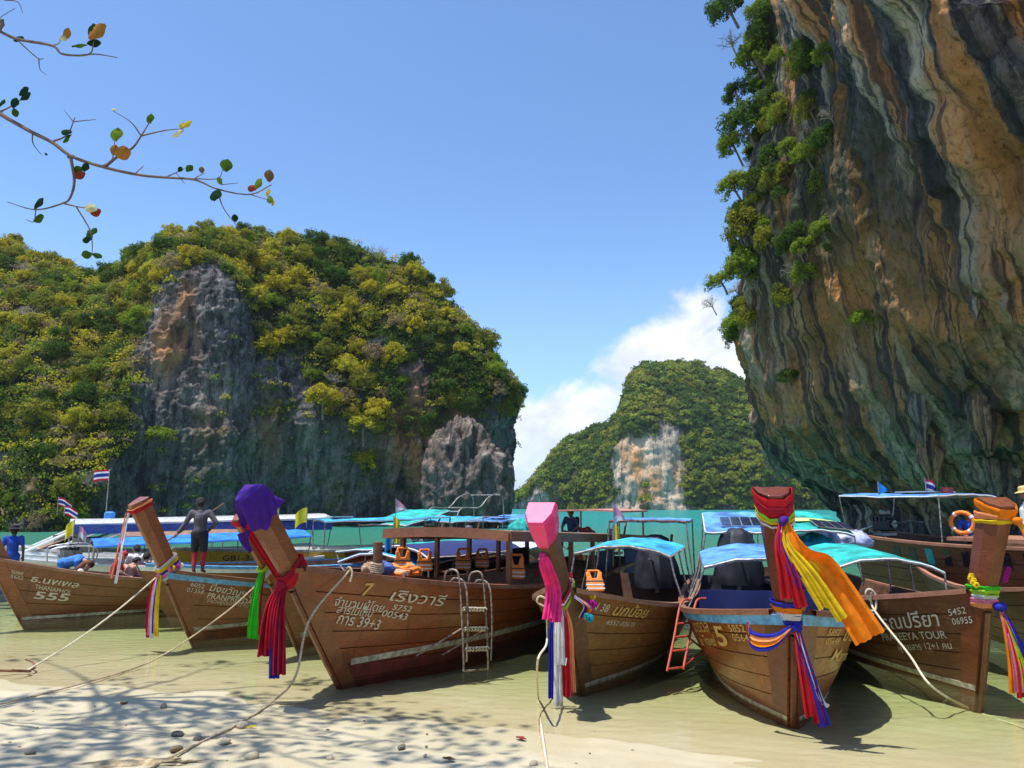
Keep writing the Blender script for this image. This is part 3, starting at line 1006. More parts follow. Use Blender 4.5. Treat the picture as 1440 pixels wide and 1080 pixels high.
def scatter(P, Nn, weight, count, mind, rg, tries=40):
    """well spaced points on a surface grid"""
    dA = np.linalg.norm(np.cross(np.gradient(P, axis=0), np.gradient(P, axis=1)), axis=-1)
    w = (weight * dA).ravel(); w = w / w.sum()
    idx = rg.choice(len(w), size=min(count * tries, 60000), p=w)
    flat = P.reshape(-1, 3)
    got, cell = [], {}
    for i in idx:
        p = flat[i]
        key = tuple((p // mind).astype(int))
        ok = True
        for a in (-1, 0, 1):
            for b in (-1, 0, 1):
                for c_ in (-1, 0, 1):
                    for q in cell.get((key[0] + a, key[1] + b, key[2] + c_), ()):
                        if ((q - p) ** 2).sum() < mind * mind:
                            ok = False; break
                    if not ok: break
                if not ok: break
            if not ok: break
        if ok:
            cell.setdefault(key, []).append(p)
            got.append(i)
            if len(got) >= count: break
    return flat[got], Nn.reshape(-1, 3)[got], np.array(got)


def lean_quat(n, k):
    v = Vector((n[0] * k, n[1] * k, 1.0)).normalized()
    return Vector((0, 0, 1)).rotation_difference(v)


# camera-facing half only: what the beach can see
faceL = (NL * (np.array((0, 0, CAMZ)) - PL)).sum(-1) / np.linalg.norm(PL, axis=-1)
inv = (PL[..., 0] / PL[..., 1] > -0.80)
wL = vegL * smooth(-0.15, 0.15, faceL) * inv
rgl = np.random.default_rng(3)
rnd = random.Random(5)
LBL = {
    'olive': 'olive-green bushy tree on the left rock island', 'gold': 'golden-green leafy tree on the left rock island',
    'dark': 'deep-green dense tree on the left rock island', 'bright': 'fresh-green leafy tree on the left rock island',
    'dry': 'dry brownish shrub on the left rock island', 'bare': 'bare grey leafless tree on the left rock island'}
pts, nr, ids = scatter(PL, NL, wL, 300, 1.9, rgl)
for p, n in zip(pts, nr):
    kn = vnoise(p[None] * 0.11, 55)[0] + 0.5 * vnoise(p[None] * 0.4, 56)[0] + rgl.normal() * .25
    if p[2] < 8 and 720 + F * p[0] / p[1] < 190:
        kind = rnd.choices(['olive', 'dry', 'bare', 'bright', 'gold'], [4, 2, 2.5, 2, 2])[0]
    elif kn < -0.55: kind = 'dark'
    elif kn < -0.22: kind = rnd.choices(['dark', 'bright', 'olive'], [3, 2, 2])[0]
    elif kn < 0.12: kind = rnd.choices(['olive', 'gold', 'bright', 'dry', 'bare'], [5, 2, 1, .8, .6])[0]
    else: kind = rnd.choices(['gold', 'olive', 'dry', 'bare'], [5, 2, .7, .6])[0]
    s = rgl.uniform(.85, 2.0)
    uv_u, uv_v = 720 + F * p[0] / p[1], 708 - F * (p[2] - CAMZ) / p[1]
    zone = 'wooded slope at far left' if uv_u < 190 else 'skyline crest' if uv_v < 385 else 'ledges above the orange rock face' if uv_u < 340 else 'middle slope over the cave wall' if uv_u < 560 else 'right shoulder'
    lab = LBL[kind].replace('on the left rock island', 'on ' + zone + ' of left island')
    plant_tree('leafless_tree' if kind == 'bare' else ('dry_shrub' if kind == 'dry' else 'hillside_tree'), lab, 'shrub' if kind == 'dry' else 'tree', LBL[kind].split(' on ')[0] + 's, ' + zone, kind,
               tuple(p + np.array((0, 0, s * .22)) + n * s * .2), s, lean_quat(n, .35), rg=rnd)


def thicket(name, P, Nn, w, count, mind, size, leaf, per, mats, seed, lift=.3):
    """undergrowth that nobody could count: one mesh of leaf faces"""
    rg = np.random.default_rng(seed)
    p, n, _ = scatter(P, Nn, w, count, mind, rg, 12)
    k = len(p)
    s = size * rg.uniform(.55, 1.35, k)
    e = rg.normal(size=(k, per, 3)); e /= np.linalg.norm(e, axis=-1, keepdims=True)
    e[..., 2] = np.abs(e[..., 2]) * .9 - .15
    C = (p + np.array((0, 0, 1)) * s[:, None] * lift)[:, None] + e * s[:, None, None] * rg.uniform(.45, 1.05, (k, per, 1))
    nn = e * .7 + n[:, None] * .3 + rg.normal(size=(k, per, 3)) * .4
    nn /= np.linalg.norm(nn, axis=-1, keepdims=True)
    V, Q = leaves(C.reshape(-1, 3), nn.reshape(-1, 3), np.repeat(leaf * s / size, per) * rg.uniform(.6, 1.3, k * per), rg)
    kind = np.clip(vnoise(p * (0.9 / size) * .25, seed) * .8 + rg.normal(size=k) * .35 + .4, 0, .999)
    me = fast_mesh(name, V, Q)
    attr(me, 'tone', np.repeat(np.clip(np.repeat(rg.uniform(.2, .8, k), per) + rg.normal(size=k * per) * .18, 0, 1), 4))
    for mt in mats: me.materials.append(mt)
    me.polygons.foreach_set('material_index', np.repeat((kind * len(mats)).astype(np.int32), per))
    return link(name, me, None)


o = thicket('undergrowth', PL, NL, (np.clip(vegL, 0, 1) + .02) * smooth(-.15, .15, faceL) * inv, 4600, .5, .95, .135, 62, [LM['dark'], LM['olive'], LM['bright'], LM['gold'], LM['dry'], LM['gold']], 8)
tag(o, 'undergrowth of mixed shrubs covering slopes of the left rock island', 'undergrowth', kind='stuff')
faceF = (NF * (np.array((0, 0, CAMZ)) - PF)).sum(-1) / np.linalg.norm(PF, axis=-1)
o = thicket('forest', PF, NF, vegF * smooth(-.2, .1, faceF) + .004 * smooth(-.2, .1, faceF), 3600, 1.3, 2.5, .62, 70, [LM['dark'], LM['dark'], LM['bright'], LM['olive'], LM['olive']], 18)
tag(o, 'green forest canopy covering the far rock island', 'forest', kind='stuff')

# plants clinging to the right cliff
faceR = (NR * (np.array((0, 0, CAMZ)) - PR)).sum(-1) / np.linalg.norm(PR, axis=-1)
edge = gauss_px(PR, [(1090, 60, 56, 1.8, 3.5, 1), (1080, 170, 55, 2.0, 3.5, 1), (1065, 260, 54, 1.8, 3, 1), (1060, 330, 53, 1.8, 3, 1), (1060, 385, 53, 1.8, 2.6, 1), (1075, 420, 53, 1.6, 1.4, .8)])
edge = np.where(uR[:, None] < uR[np.argmin(np.abs(uR - np.interp(5, range(10), np.linspace(0, uR[-1], 10))))], edge, 0)
rgr = np.random.default_rng(11)
pts, nr, ids = scatter(PR, NR, smooth(.15, .6, edge) + 1e-6, 120, .62, rgr)
for p, n in zip(pts, nr):
    kind = rnd.choices(['dark', 'bright', 'olive', 'bare'], [4, 4, 1.5, .8])[0]
    s = rgr.uniform(.5, 1.1)
    plant_tree('cliff_shrub', {'dark': 'dark green shrub rooted on left edge of the right cliff', 'bright': 'fresh green shrub rooted on left edge of the right cliff', 'olive': 'olive shrub rooted on left edge of the right cliff', 'bare': 'leafless twiggy shrub on left edge of the right cliff'}[kind],
               'shrub', 'shrubs on left edge of the right cliff, ' + kind, kind, tuple(p + np.array((-.25, -.1, .2)) * s), s, lean_quat((-1, -.3, 0), .5), rg=rnd)
for (u, v, y, s, kind, lab) in [
        (1022, 8, 53, 1.5, 'dark', 'dark tree sprig hanging at top edge above the right cliff'),
        (1160, 255, 45, 1.1, 'bright', 'fresh green bush growing mid-face on the right cliff'),
        (1185, 305, 44.6, .8, 'dark', 'small dark bush below the fresh green one on right cliff'),
        (1212, 448, 42, .7, 'bright', 'lone low bush in the dark hollow of the right cliff'),
        (1106, 530, 51.5, .8, 'dark', 'dark bush on the lower left flank of the right cliff'),
        (1290, 25, 34, 1.0, 'dark', 'dark green moss-like bush at top of the right cliff'),
        (1013, 395, 52, 1.0, 'bright', 'light green tree reaching left over the sky from the cliff'),
        (1000, 428, 52, .7, 'bare', 'bare twig reaching left below the light green tree'),
        (1028, 62, 54, 1.1, 'bare', 'bare grey branches reaching left from top of the cliff'),
        (1030, 205, 53.5, 1.3, 'bright', 'large fresh green tree leaning left from the right cliff'),
        (1035, 130, 54, 1.2, 'dark', 'dark tree leaning left from upper part of the cliff'),
        (1060, 80, 53, 1.6, 'bright', 'leafy tree high on the cliff edge below the top sprig'),
        (1045, 175, 52.5, 1.7, 'dark', 'deep green tree mid-edge of the right cliff'),
        (1032, 262, 52, 1.5, 'bright', 'yellowish leafy tree bulging from cliff edge above its notch'),
        (1050, 320, 51.5, 1.6, 'olive', 'olive tree spilling over the cliff edge'),
        (1042, 375, 51.5, 1.3, 'bright', 'low green tree at the lower end of the cliff-edge growth'),
        (1075, 250, 51, 1.5, 'dark', 'shadowed tree set back on the cliff edge'),
        (1090, 140, 51.5, 1.7, 'dark', 'broad shadowed tree high on the cliff flank'),
        (1085, 30, 52, 1.8, 'dark', 'broad dark tree at the top of the cliff flank')]:
    plant_tree('cliff_tree' if 'tree' in lab else 'cliff_bush', lab, 'tree' if 'tree' in lab else 'bush', None, kind, tuple(at(u, v, y)), s, lean_quat((-1, -.2, 0), .5), rg=rnd)
for (u, v, y, s, kind, lab) in [
        (655, 612, 94, 1.9, 'gold', 'yellow-green bush crowning the grey limestone stack'),
        (635, 622, 94, 1.3, 'dry', 'dry bush on left shoulder of the grey limestone stack'),
        (708, 672, 98, 1.3, 'gold', 'yellow-green bush low at the right end of left island'),
        (512, 600, 98, 2.3, 'gold', 'tall golden tree hanging over the dark cave wall'),
        (455, 560, 95, 2.2, 'gold', 'broad golden bush above the blue-grey cave wall'),
        (225, 615, 88, 1.9, 'bright', 'bright green bush at foot of the orange rock face')]:
    plant_tree('cliff_bush', lab, 'bush', None, kind, tuple(at(u, v, y)), s, rg=rnd)
# ================================================================== longtail boats
TEXTQ = []          # lettering is set after all boats exist (one evaluation pass)


class Hull:
    def __init__(s, o, th, L=10., B=1.1, fg=.9, zg0=1.6, ft=1.7, zt=2.8, zm=.95, zs=1.1, zk=-.38, p=2.2, lean=0., wf=.07, wb=.19, dp=.42, qm=.5, tb=.3):
        s.__dict__.update(locals())

    def shape(s, q):
        q = np.clip(q, 0, 1)
        return np.where(q < s.qm, 1 - (1 - q / s.qm) ** s.p, 1 - s.tb * (np.maximum(q - s.qm, 0) / (1 - s.qm)) ** 2)

    def zg(s, q):
        return s.zm + (s.zg0 - s.zm) * np.maximum(0, 1 - q / .55) ** 1.8 + (s.zs - s.zm) * np.maximum(0, (q - .6) / .4) ** 2

    def side(s, q, t, sg=1, off=0.):
        """point on the outer skin: q bow..stern, t keel..gunwale"""
        q, t = np.broadcast_arrays(np.asarray(q, float), np.asarray(t, float))
        sh = s.shape(q)
        bg, bk = .055 + s.B * sh, .045 + .42 * s.B * sh ** 1.4
        yg, yk = -s.fg + (s.L + s.fg) * q, .22 + (s.L - .5) * q
        zg, zk = s.zg(q), s.zk + .05 * q
        cb, cy, cz = bk + (bg - bk) * .62, yk + (yg - yk) * .40, zk + (zg - zk) * .36
        a, b, c = (1 - t) ** 2, 2 * t * (1 - t), t * t
        x = a * bk + b * cb + c * bg
        y = a * yk + b * cy + c * yg
        z = a * zk + b * cz + c * zg
        # outward
        ang = .42 * (1 - t)
        return np.stack([sg * (x + off * np.cos(ang)), y, z - off * np.sin(ang)], -1)

    def inv(s, S, Z):
        """(s along, z) -> (q, t)"""
        q = np.clip((S + s.fg * .5) / (s.L + s.fg), .001, .98); t = np.clip((Z + .3) / 1.8, .05, .95)
        for _ in range(25):
            p0 = s.side(q, t); h = 1e-4
            pq = (s.side(q + h, t) - p0) / h; pt = (s.side(q, t + h) - p0) / h
            e1, e2 = S - p0[..., 1], Z - p0[..., 2]
            det = pq[..., 1] * pt[..., 2] - pt[..., 1] * pq[..., 2]
            det = np.where(np.abs(det) < 1e-6, 1e-6, det)
            q = np.clip(q + .8 * (e1 * pt[..., 2] - e2 * pt[..., 1]) / det, 0, 1)
            t = np.clip(t + .8 * (pq[..., 1] * e2 - pq[..., 2] * e1) / det, 0, 1)
        return q, t

    def qs(s, S):
        return (S + s.fg) / (s.L + s.fg)

    def post(s, k):
        """front edge of the prow post, k 0 (below gunwale) .. 1 (top); returns centre-front, axis, aft normal"""
        z0, f0 = s.zg0 * .80, s._f0()
        a = Vector((0, -(s.ft - f0), s.zt - z0)); ax = a.normalized()
        aft = Vector((0, ax.z, -ax.y))
        if aft.y < 0: aft = -aft
        p = Vector((s.lean * k, -f0, z0)) + a * k
        return p, ax, aft

    def _f0(s):
        t = np.linspace(0, 1, 200); p = s.side(np.zeros(200), t)
        return float(np.interp(s.zg0 * .80, p[:, 2], -p[:, 1])) + .035

    def post_ring(s, k, grow=0., wide=1.):
        p, ax, aft = s.post(k)
        fl = .82 + .30 * k
        wf, wb, dp = s.wf * fl * wide + grow, s.wb * fl * wide + grow, s.dp * (.95 + .12 * k)
        X = Vector((1, 0, 0))
        return [tuple(v) for v in (p - X * wf - aft * grow, p + X * wf - aft * grow, p + X * (wf + wb) * .62 + aft * dp * .45, p + X * wb + aft * (dp + grow), p - X * wb + aft * (dp + grow), p - X * (wf + wb) * .62 + aft * dp * .45)]

    def world(s, p):
        a = (math.sin(s.th), math.cos(s.th)); n = (math.cos(s.th), -math.sin(s.th))
        return Vector((s.o[0] + p[0] * n[0] + p[1] * a[0], s.o[1] + p[0] * n[1] + p[1] * a[1], p[2]))


def boat(name, label, H, mats, planks=6, stripe=None, rub=None, deck=.16, benches=(), group=None, post=True, cat='boat', seed=0, floor=.22):
    """mats: plank, post, rail, inner, bottom"""
    rg = random.Random(seed)
    r = thing(name, label, cat, (H.o[0], H.o[1], 0), -H.th, group)
    r['_'] = 0; del r['_']
    qa = np.concatenate([np.linspace(0, .12, 9), np.linspace(.15, 1, 24)])
    # inner shell and bottom
    tt = np.linspace(0, 1, 9)
    Q, T = np.meshgrid(qa, tt, indexing='ij')
    mb = MB()
    A, Bs = H.side(Q, T, 1, -.03), H.side(Q, T, -1, -.03)
    mb.sheet(A[:, ::-1], .03); mb.sheet(Bs, .03)
    bot = np.stack([A[:, 0], (A[:, 0] + Bs[:, 0]) / 2 - np.array((0, 0, .03)), Bs[:, 0]], 1)
    mb.sheet(bot, .03)
    tr = np.stack([A[-1], (A[-1] * .5 + Bs[-1] * .5), Bs[-1]], 0)
    mb.sheet(tr, .05)
    hull = mb.build('hull', mats['inner'], r, True)
    if planks:
        bt = np.linspace(0, 1, planks + 1)
        for sg in (1, -1):
            for k in range(planks):
                if k < planks * .34 and 'bottom' in mats: mt = mats['bottom']
                else: mt = mats['plank']
                lo, hi = bt[k] + .004, bt[k + 1] - .004
                Qk, Tk = np.meshgrid(qa, np.linspace(lo, hi, 3), indexing='ij')
                m2 = MB()
                Pk = H.side(Qk, Tk, sg, .006 + rg.uniform(0, .008))
                m2.sheet(Pk if sg < 0 else Pk[:, ::-1], .024)
                m2.build('plank', mt, hull, True)
    else:
        for sg in (1, -1):
            m2 = MB()
            Pk = H.side(Q, T, sg, .008)
            m2.sheet(Pk if sg < 0 else Pk[:, ::-1], .02)
            m2.build('side', mats['plank'], hull, True)
    # stem boards
    if planks:
        for sg in (1, -1):
            m2 = MB()
            rows = []
            for t in np.linspace(.02, .985, 12):
                y0 = float(H.side(0, t)[1])
                ss = np.array([y0, y0 + .13, y0 + .27])
                z = float(H.side(0, t)[2])
                q, t2 = H.inv(ss, np.full(3, z))
                q[0] = 0; t2[0] = t
                rows.append(H.side(q, t2, sg, .026))
            Pk = np.array(rows).transpose(1, 0, 2)
            m2.sheet(Pk if sg < 0 else Pk[:, ::-1], .016)
            m2.build('stem_board', mats['post'], hull, True)
        m2 = MB()
        m2.tube([tuple(H.side(0, t, 1) * np.array((0, 1, 1)) + np.array((0, -.01, 0))) for t in np.linspace(0, .86, 8)], .045, 6)
        m2.build('stem', mats['post'], hull, True)
    # rails
    for sg in (1, -1):
        g = H.side(np.concatenate([[.018], qa[2:]]), 1.0, sg, .03)
        rows = []
        for dx, dz in ((-.05, -.035), (.05, -.045), (.055, .03), (-.045, .04), (-.05, -.035)):
            rows.append(g + np.array((sg * dx, 0, dz)))
        m2 = MB()
        Pk = np.stack(rows, 1)
        m2.add(Pk.reshape(-1, 3), grid_faces(*Pk.shape[:2]))
        m2.build('gunwale_rail', mats['rail'], r, True)
        if rub:
            m2 = MB()
            Qk, Tk = np.meshgrid(qa, np.array([.925, .955, .985]), indexing='ij')
            Pk = H.side(Qk, Tk, sg, .045)
            m2.sheet(Pk if sg < 0 else Pk[:, ::-1], .035)
            m2.build('rubbing_strake', rub, r, True)
        if stripe:
            z1, z2, mt = stripe
            ss = np.concatenate([np.linspace(.02, 1.2, 8), np.linspace(1.5, H.L * .9, 16)])
            q1, t1 = H.inv(ss, np.full(len(ss), z1)); q2, t2 = H.inv(ss - .03, np.full(len(ss), z2))
            m2 = MB()
            Pk = np.stack([H.side(q1, t1, sg, .030), H.side((q1 + q2) / 2, (t1 + t2) / 2, sg, .031), H.side(q2, t2, sg, .030)], 1)
            m2.sheet(Pk if sg < 0 else Pk[:, ::-1], .012)
            m2.build('waterline_stripe', mt, hull, True)
    # foredeck boards, floor, thwarts
    dk = np.linspace(.012, deck, 7)
    for k in range(6):
        m2 = MB()
        rows = []
        for q in (dk[k] + .0008, dk[k + 1] - .0008):
            g = H.side(q, .93, 1, -.05)
            rows.append([(x, g[1], g[2]) for x in np.linspace(-g[0], g[0], 4)])
        m2.sheet(np.array(rows), .03)
        m2.build('deck_board', mats['rail'], r)
    ql = np.linspace(.10, .97, 14)
    rows = []
    for q in ql:
        _, t = H.inv(np.array([float(H.side(q, .3)[1])]), np.array([floor]))
        g = H.side(q, float(t[0]), 1, -.06)
        rows.append([(x, g[1], floor) for x in np.linspace(-abs(g[0]), abs(g[0]), 3)])
    m2 = MB(); m2.sheet(np.array(rows), .03); m2.build('floor', mats['inner'], r)
    for q in benches:
        g = H.side(q, .72, 1, -.05)
        m2 = MB(); m2.box((0, g[1], g[2]), (2 * g[0], .26, .035)); m2.build('thwart', mats['rail'], r)
    if post:
        ks = np.linspace(0, 1, 7)
        V, n = [], 6
        for k in ks: V += H.post_ring(k)
        Fc = [(i * n + j, i * n + (j + 1) % n, i * n + n + (j + 1) % n, i * n + n + j) for i in range(6) for j in range(n)]
        Fc += [tuple(range(n - 1, -1, -1)), tuple(range(6 * n, 7 * n))]
        m2 = MB(); m2.add(V, Fc)
        po = m2.build('prow_post', mats['post'], r)
        bv = po.modifiers.new('bevel', 'BEVEL'); bv.width = .012; bv.segments = 2; bv.limit_method = 'ANGLE'
    return r, hull


def lettering(H, hull, text, side, S, Z, length, cap, mat, shear=0., slope=0., bold=0.0, name='lettering'):
    """text painted on the planks: baseline start (S along, Z up), run length and cap height in metres"""
    size = cap / (.60 if any(ord(ch) > 0xe00 for ch in text) else .71)
    TEXTQ.append((H, hull, text, side, S, Z, size, mat, shear, slope, bold, length, name))


def set_lettering():
    obs = []
    for it in TEXTQ:
        cu = bpy.data.curves.new('t', 'FONT')
        cu.body = it[2]; cu.size = it[6]; cu.shear = it[8]; cu.offset = it[10] * it[6]; cu.resolution_u = 3
        cu.align_x = 'LEFT'
        o = bpy.data.objects.new('t', cu); COL.objects.link(o); obs.append(o)
    dg = bpy.context.evaluated_depsgraph_get()
    dg.update()
    for o, it in zip(obs, TEXTQ):
        H, hull, text, side, S, Z, size, mat, shear, slope, bold, sq, name = it
        me = bpy.data.meshes.new_from_object(o.evaluated_get(dg))
        n = len(me.vertices)
        co = np.zeros(n * 3, np.float32); me.vertices.foreach_get('co', co); co = co.reshape(-1, 3)
        sq = sq / max(co[:, 0].max(), 1e-3)
        x, y = co[:, 0] * sq, co[:, 1]
        if isinstance(H, Hull):
            ss = S + side * x
            zz = Z + y + slope * x
            q, t = H.inv(ss, zz)
            P = H.side(q, t, side, .044)
        else:                                   # flat board: H = 4x4 matrix of the board
            P = np.array([tuple(H @ Vector((a, b, 0))) for a, b in zip(S + x, Z + y)])
        faces = [tuple(p.vertices) for p in me.polygons]
        m2 = bpy.data.meshes.new(name)
        m2.from_pydata(P.tolist(), [], faces); m2.update()
        link(name, m2, mat, hull)
        cu = o.data
        bpy.data.objects.remove(o); bpy.data.curves.remove(cu); bpy.data.meshes.remove(me)


def canopy(r, s0, s1, hw, z0, z1, arch, top, lining, postm, nposts=3, H=None, trim=None, name='canopy', th=.025, foot=None, hw1=None, lat=0., tilt=0.):
    """roof sheet on thin posts in boat coordinates; arched across the beam"""
    hw1 = hw1 or hw
    a = np.linspace(-1, 1, 11)
    rows, sg = [], np.linspace(0, 1, 8)
    for k in sg:
        w = hw + (hw1 - hw) * k
        zz = z0 + (z1 - z0) * k + .03 * math.sin(k * 3.1416 * max(1, nposts - 1)) ** 2 * -1.0
        rows.append(np.stack([lat + a * w, np.full(11, s0 + (s1 - s0) * k), zz + arch * (1 - a * a) + tilt * a + .012 * np.sin(a * 11 + k * 17)], -1))
    P = np.array(rows)
    c = MB().sheet(P, th).build(name, top, r, True)
    if lining:
        MB().sheet(P * 1.0 + np.array((0, 0, -.03)), .012).build('lining', lining, c, True)
    if trim:
        for sgn in (0, -1):
            MB().tube(P[:, sgn] + np.array((0, 0, -.02)), .022, 6).build('trim', trim, c, True)
        for sgn in (0, -1):
            MB().tube(P[sgn] + np.array((0, 0, -.02)), .022, 6).build('trim', trim, c, True)
    if nposts:
        for k in np.linspace(.03, .97, nposts):
            i = int(round(k * 7))
            for e in (0, 10):
                p = P[i, e]
                if H is not None:
                    g = H.side(H.qs(p[1]), .95, 1 if e else -1, -.06)
                    b = (g[0] + lat * 0, p[1], g[2])
                else:
                    b = (p[0] * .95 + lat * .05, p[1], foot)
                MB().tube([b, (b[0] * .3 + p[0] * .7, p[1], b[2] * .4 + p[2] * .6), tuple(p + np.array((0, 0, -.02)))], .02, 6).build('canopy_post', postm, r, True)
        for k in (.03, .97):
            i = int(round(k * 7))
            MB().tube(P[i] + np.array((0, 0, -.05)), .016, 6).build('cross_bar', postm, c, True)
    return c


def solar_panel(r, c, w, d, tilt=0., rz=0., name='solar_panel', pitch=0.):
    M = Matrix.Translation(c) @ Matrix.Rotation(rz, 4, 'Z') @ Matrix.Rotation(pitch, 4, 'X') @ Matrix.Rotation(tilt, 4, 'Y')
    rot = M.to_3x3()
    fr = MB()
    fr.box(c, (w, d, .03), rot)
    f = fr.build(name, MM['alu'], r)
    nx, ny = 4, 2
    for i in range(nx):
        for j in range(ny):
            q = M @ Vector((-w / 2 + (i + .5) * w / nx, -d / 2 + (j + .5) * d / ny, .02))
            MB().box(q, (w / nx - .03, d / ny - .03, .012), rot).build('cell', MM['cell'], f)
    return f


def engine(r, s, z, side=0., cover=None):
    """car engine on a pivot with the long propeller shaft and tiller"""
    e = MB(); e.box((side, s, z + .28), (.42, .62, .40), None, .05); e.box((side, s - .02, z + .53), (.30, .5, .14), None, .04)
    for k in range(4): e.box((side - .24, s - .2 + k * .14, z + .46), (.08, .07, .12))
    en = e.build('engine', MM['engine'], r, True)
    MB().box((side, s, z - .02), (.5, .5, .08)).cyl((side, s, z - .45), (side, s, z), .05).build('engine_mount', MM['steel'], en)
    MB().lathe([(.02, 0), (.15, 0), (.16, .03), (.16, .12), (.14, .15), (.02, .15)], (side, s - .05, z + .6), 16).build('air_filter', MM['steel'], en, True)
    MB().tube([(side, s + .3, z + .25), (side, s + 2.6, z - .45), (side, s + 4.2, z - .95)], .035, 8).build('propeller_shaft', MM['steel'], en, True)
    MB().tube([(side, s - .3, z + .3), (side, s - .9, z + .42), (side, s - 1.35, z + .38)], .022, 6).build('tiller', MM['steel'], en, True)
    MB().tube([(side + .2, s, z + .45), (side + .34, s + .1, z + .5), (side + .36, s + .3, z + .95)], .035, 8).build('exhaust', MM['rust'], en, True)
    MB().lathe([(.03, 0), (.12, .01), (.12, .05), (.03, .06)], (side, s - .34, z + .3), 14, Matrix.Rotation(R(90), 3, 'X').to_quaternion()).build('pulley', MM['steel'], en, True)
    if cover:
        m, n = 15, 26
        P = np.zeros((n, m, 3))
        for i in range(n):
            th = 2 * math.pi * i / (n - 1)
            for j in range(m):
                h = j / (m - 1)
                w = .55 * (1 - .55 * h ** 2.2) * (1 + .07 * math.sin(5 * th + 6 * h) + .05 * math.sin(9 * th))
                if h > .93: w *= .5
                P[i, j] = (side + w * math.cos(th), s + 1.1 * w * math.sin(th), z - .3 + 1.25 * h)
        MB().sheet(P, .01).build('tarpaulin', cover, en, True)
    return en


def worn(name, col):
    """hand-painted letters, flaked so the wood shows"""
    m, t, out = new_mat(name)
    tcn = N(t, 'ShaderNodeTexCoord')
    nz = noise_n(t, tcn.outputs['Object'], 16.0, 8.0, 0.72)
    c = mixc(t, maprange(t, nz.outputs[0], 0.27, 0.44), (0.15, 0.065, 0.025), col)
    b = N(t, 'ShaderNodeBsdfPrincipled', i_Roughness=0.7)
    t.links.new(c, b.inputs['Base Color'])
    t.links.new(b.outputs[0], out.inputs[0])
    return m


MM = dict(
    alu=plain('aluminium', (0.62, 0.63, 0.64), .35, .1, metal=.9), steel=plain('dull_steel', (0.34, 0.34, 0.35), .45, .3, metal=.8), rust=plain('rusty_iron', (0.20, 0.085, 0.04), .8, .4, 14),
    cell=plain('solar_cell', (0.018, 0.026, 0.07), .12, .2, coat=.6), engine=plain('engine_black', (0.022, 0.024, 0.03), .5, .4, 12), pipe=plain('galvanised_pipe', (0.36, 0.33, 0.30), .5, .45, 14, metal=.5),
    white=plain('white_paint', (0.74, 0.74, 0.71), .45, .1), cream=plain('cream_stripe', (0.50, 0.44, 0.31), .7, .35, 9), letter=worn('lettering_white', (0.60, 0.53, 0.38)), gold=worn('lettering_gold', (0.58, 0.36, 0.09)),
    lsky=plain('sky_blue_paint', (0.13, 0.36, 0.58), .5, .25, 8), tblue=plain('blue_tarpaulin', (0.015, 0.19, 0.72), .65, .3, 2.2, bump=.5), cyan=plain('azure_canopy', (0.035, 0.38, 0.72), .7, .38, 2.2, bump=.5), mblue=plain('mid_blue_canopy', (0.09, 0.27, 0.68), .7, .38, 2.2, bump=.5),
    teal=plain('teal_canopy', (0.015, 0.40, 0.36), .7, .38, 2.2, bump=.5), lime=plain('lime_band', (0.50, 0.66, 0.22), .6, .1), navy=plain('navy_canvas', (0.014, 0.022, 0.12), .7, .2, 4), black=plain('black_canvas', (0.012, 0.014, 0.022), .6, .3, 4), green_d=plain('dark_green_canvas', (0.01, 0.045, 0.038), .7, .2, 4),
    orange=plain('orange_vest_cloth', (0.80, 0.21, 0.02), .65, .15, 12, bump=.15), silver=plain('reflective_tape', (0.62, 0.60, 0.55), .35, .1), strap=plain('black_webbing', (0.03, 0.03, 0.035), .7), yellow=plain('yellow_gelcoat', (0.78, 0.43, 0.02), .35, .12, coat=.3), redp=plain('red_oxide_paint', (0.42, 0.055, 0.03), .6, .3, 10),
    gelw=plain('white_gelcoat', (0.72, 0.73, 0.73), .3, .08, coat=.4), gelb=plain('blue_gelcoat', (0.02, 0.06, 0.30), .3, .12, coat=.4), glass=plain('dark_windscreen', (0.015, 0.02, 0.025), .08, .1, coat=.5), rope=plain('manila_rope', (0.50, 0.40, 0.25), .9, .25, 30, bump=.4), ropew=plain('pale_rope', (0.66, 0.58, 0.42), .9, .2, 30, bump=.4),
    ropeg=plain('tarred_rope', (0.17, 0.12, 0.07), .9, .2, 30, bump=.4), inner=plain('bilge_paint', (0.10, 0.045, 0.022), .65, .3, 5), red_in=plain('red_lining', (0.30, 0.05, 0.035), .7, .2, 6), roofb=plain('weathered_brown_roof', (0.26, 0.145, 0.095), .75, .3, 5), pinkish=plain('faded_red_roof', (0.46, 0.22, 0.16), .75, .2, 5))
W4 = dict(plank=wood('teak_red', (0.173, 0.034, 0.007), (0.337, 0.076, 0.013)), post=wood('teak_post', (0.169, 0.045, 0.010), (0.305, 0.093, 0.024)), rail=wood('rail_brown', (0.179, 0.063, 0.027), (0.316, 0.122, 0.054), .6, 0), inner=MM['inner'], bottom=plain('antifouling_red', (0.179, 0.026, 0.012), .7, .3, 6))
W5 = dict(plank=wood('teak_olive', (0.158, 0.063, 0.013), (0.316, 0.138, 0.033), .5, .1, .6), post=wood('post_umber', (0.105, 0.046, 0.018), (0.200, 0.093, 0.036), .55, .05), rail=wood('rail_grey', (0.232, 0.111, 0.060), (0.379, 0.193, 0.102), .65, 0), inner=MM['inner'])
W6 = dict(plank=wood('teak_amber', (0.200, 0.052, 0.007), (0.379, 0.105, 0.017), .36, .3), post=wood('post_mahogany', (0.126, 0.022, 0.007), (0.211, 0.043, 0.013), .4, .3), rail=W4['rail'], inner=MM['black'])
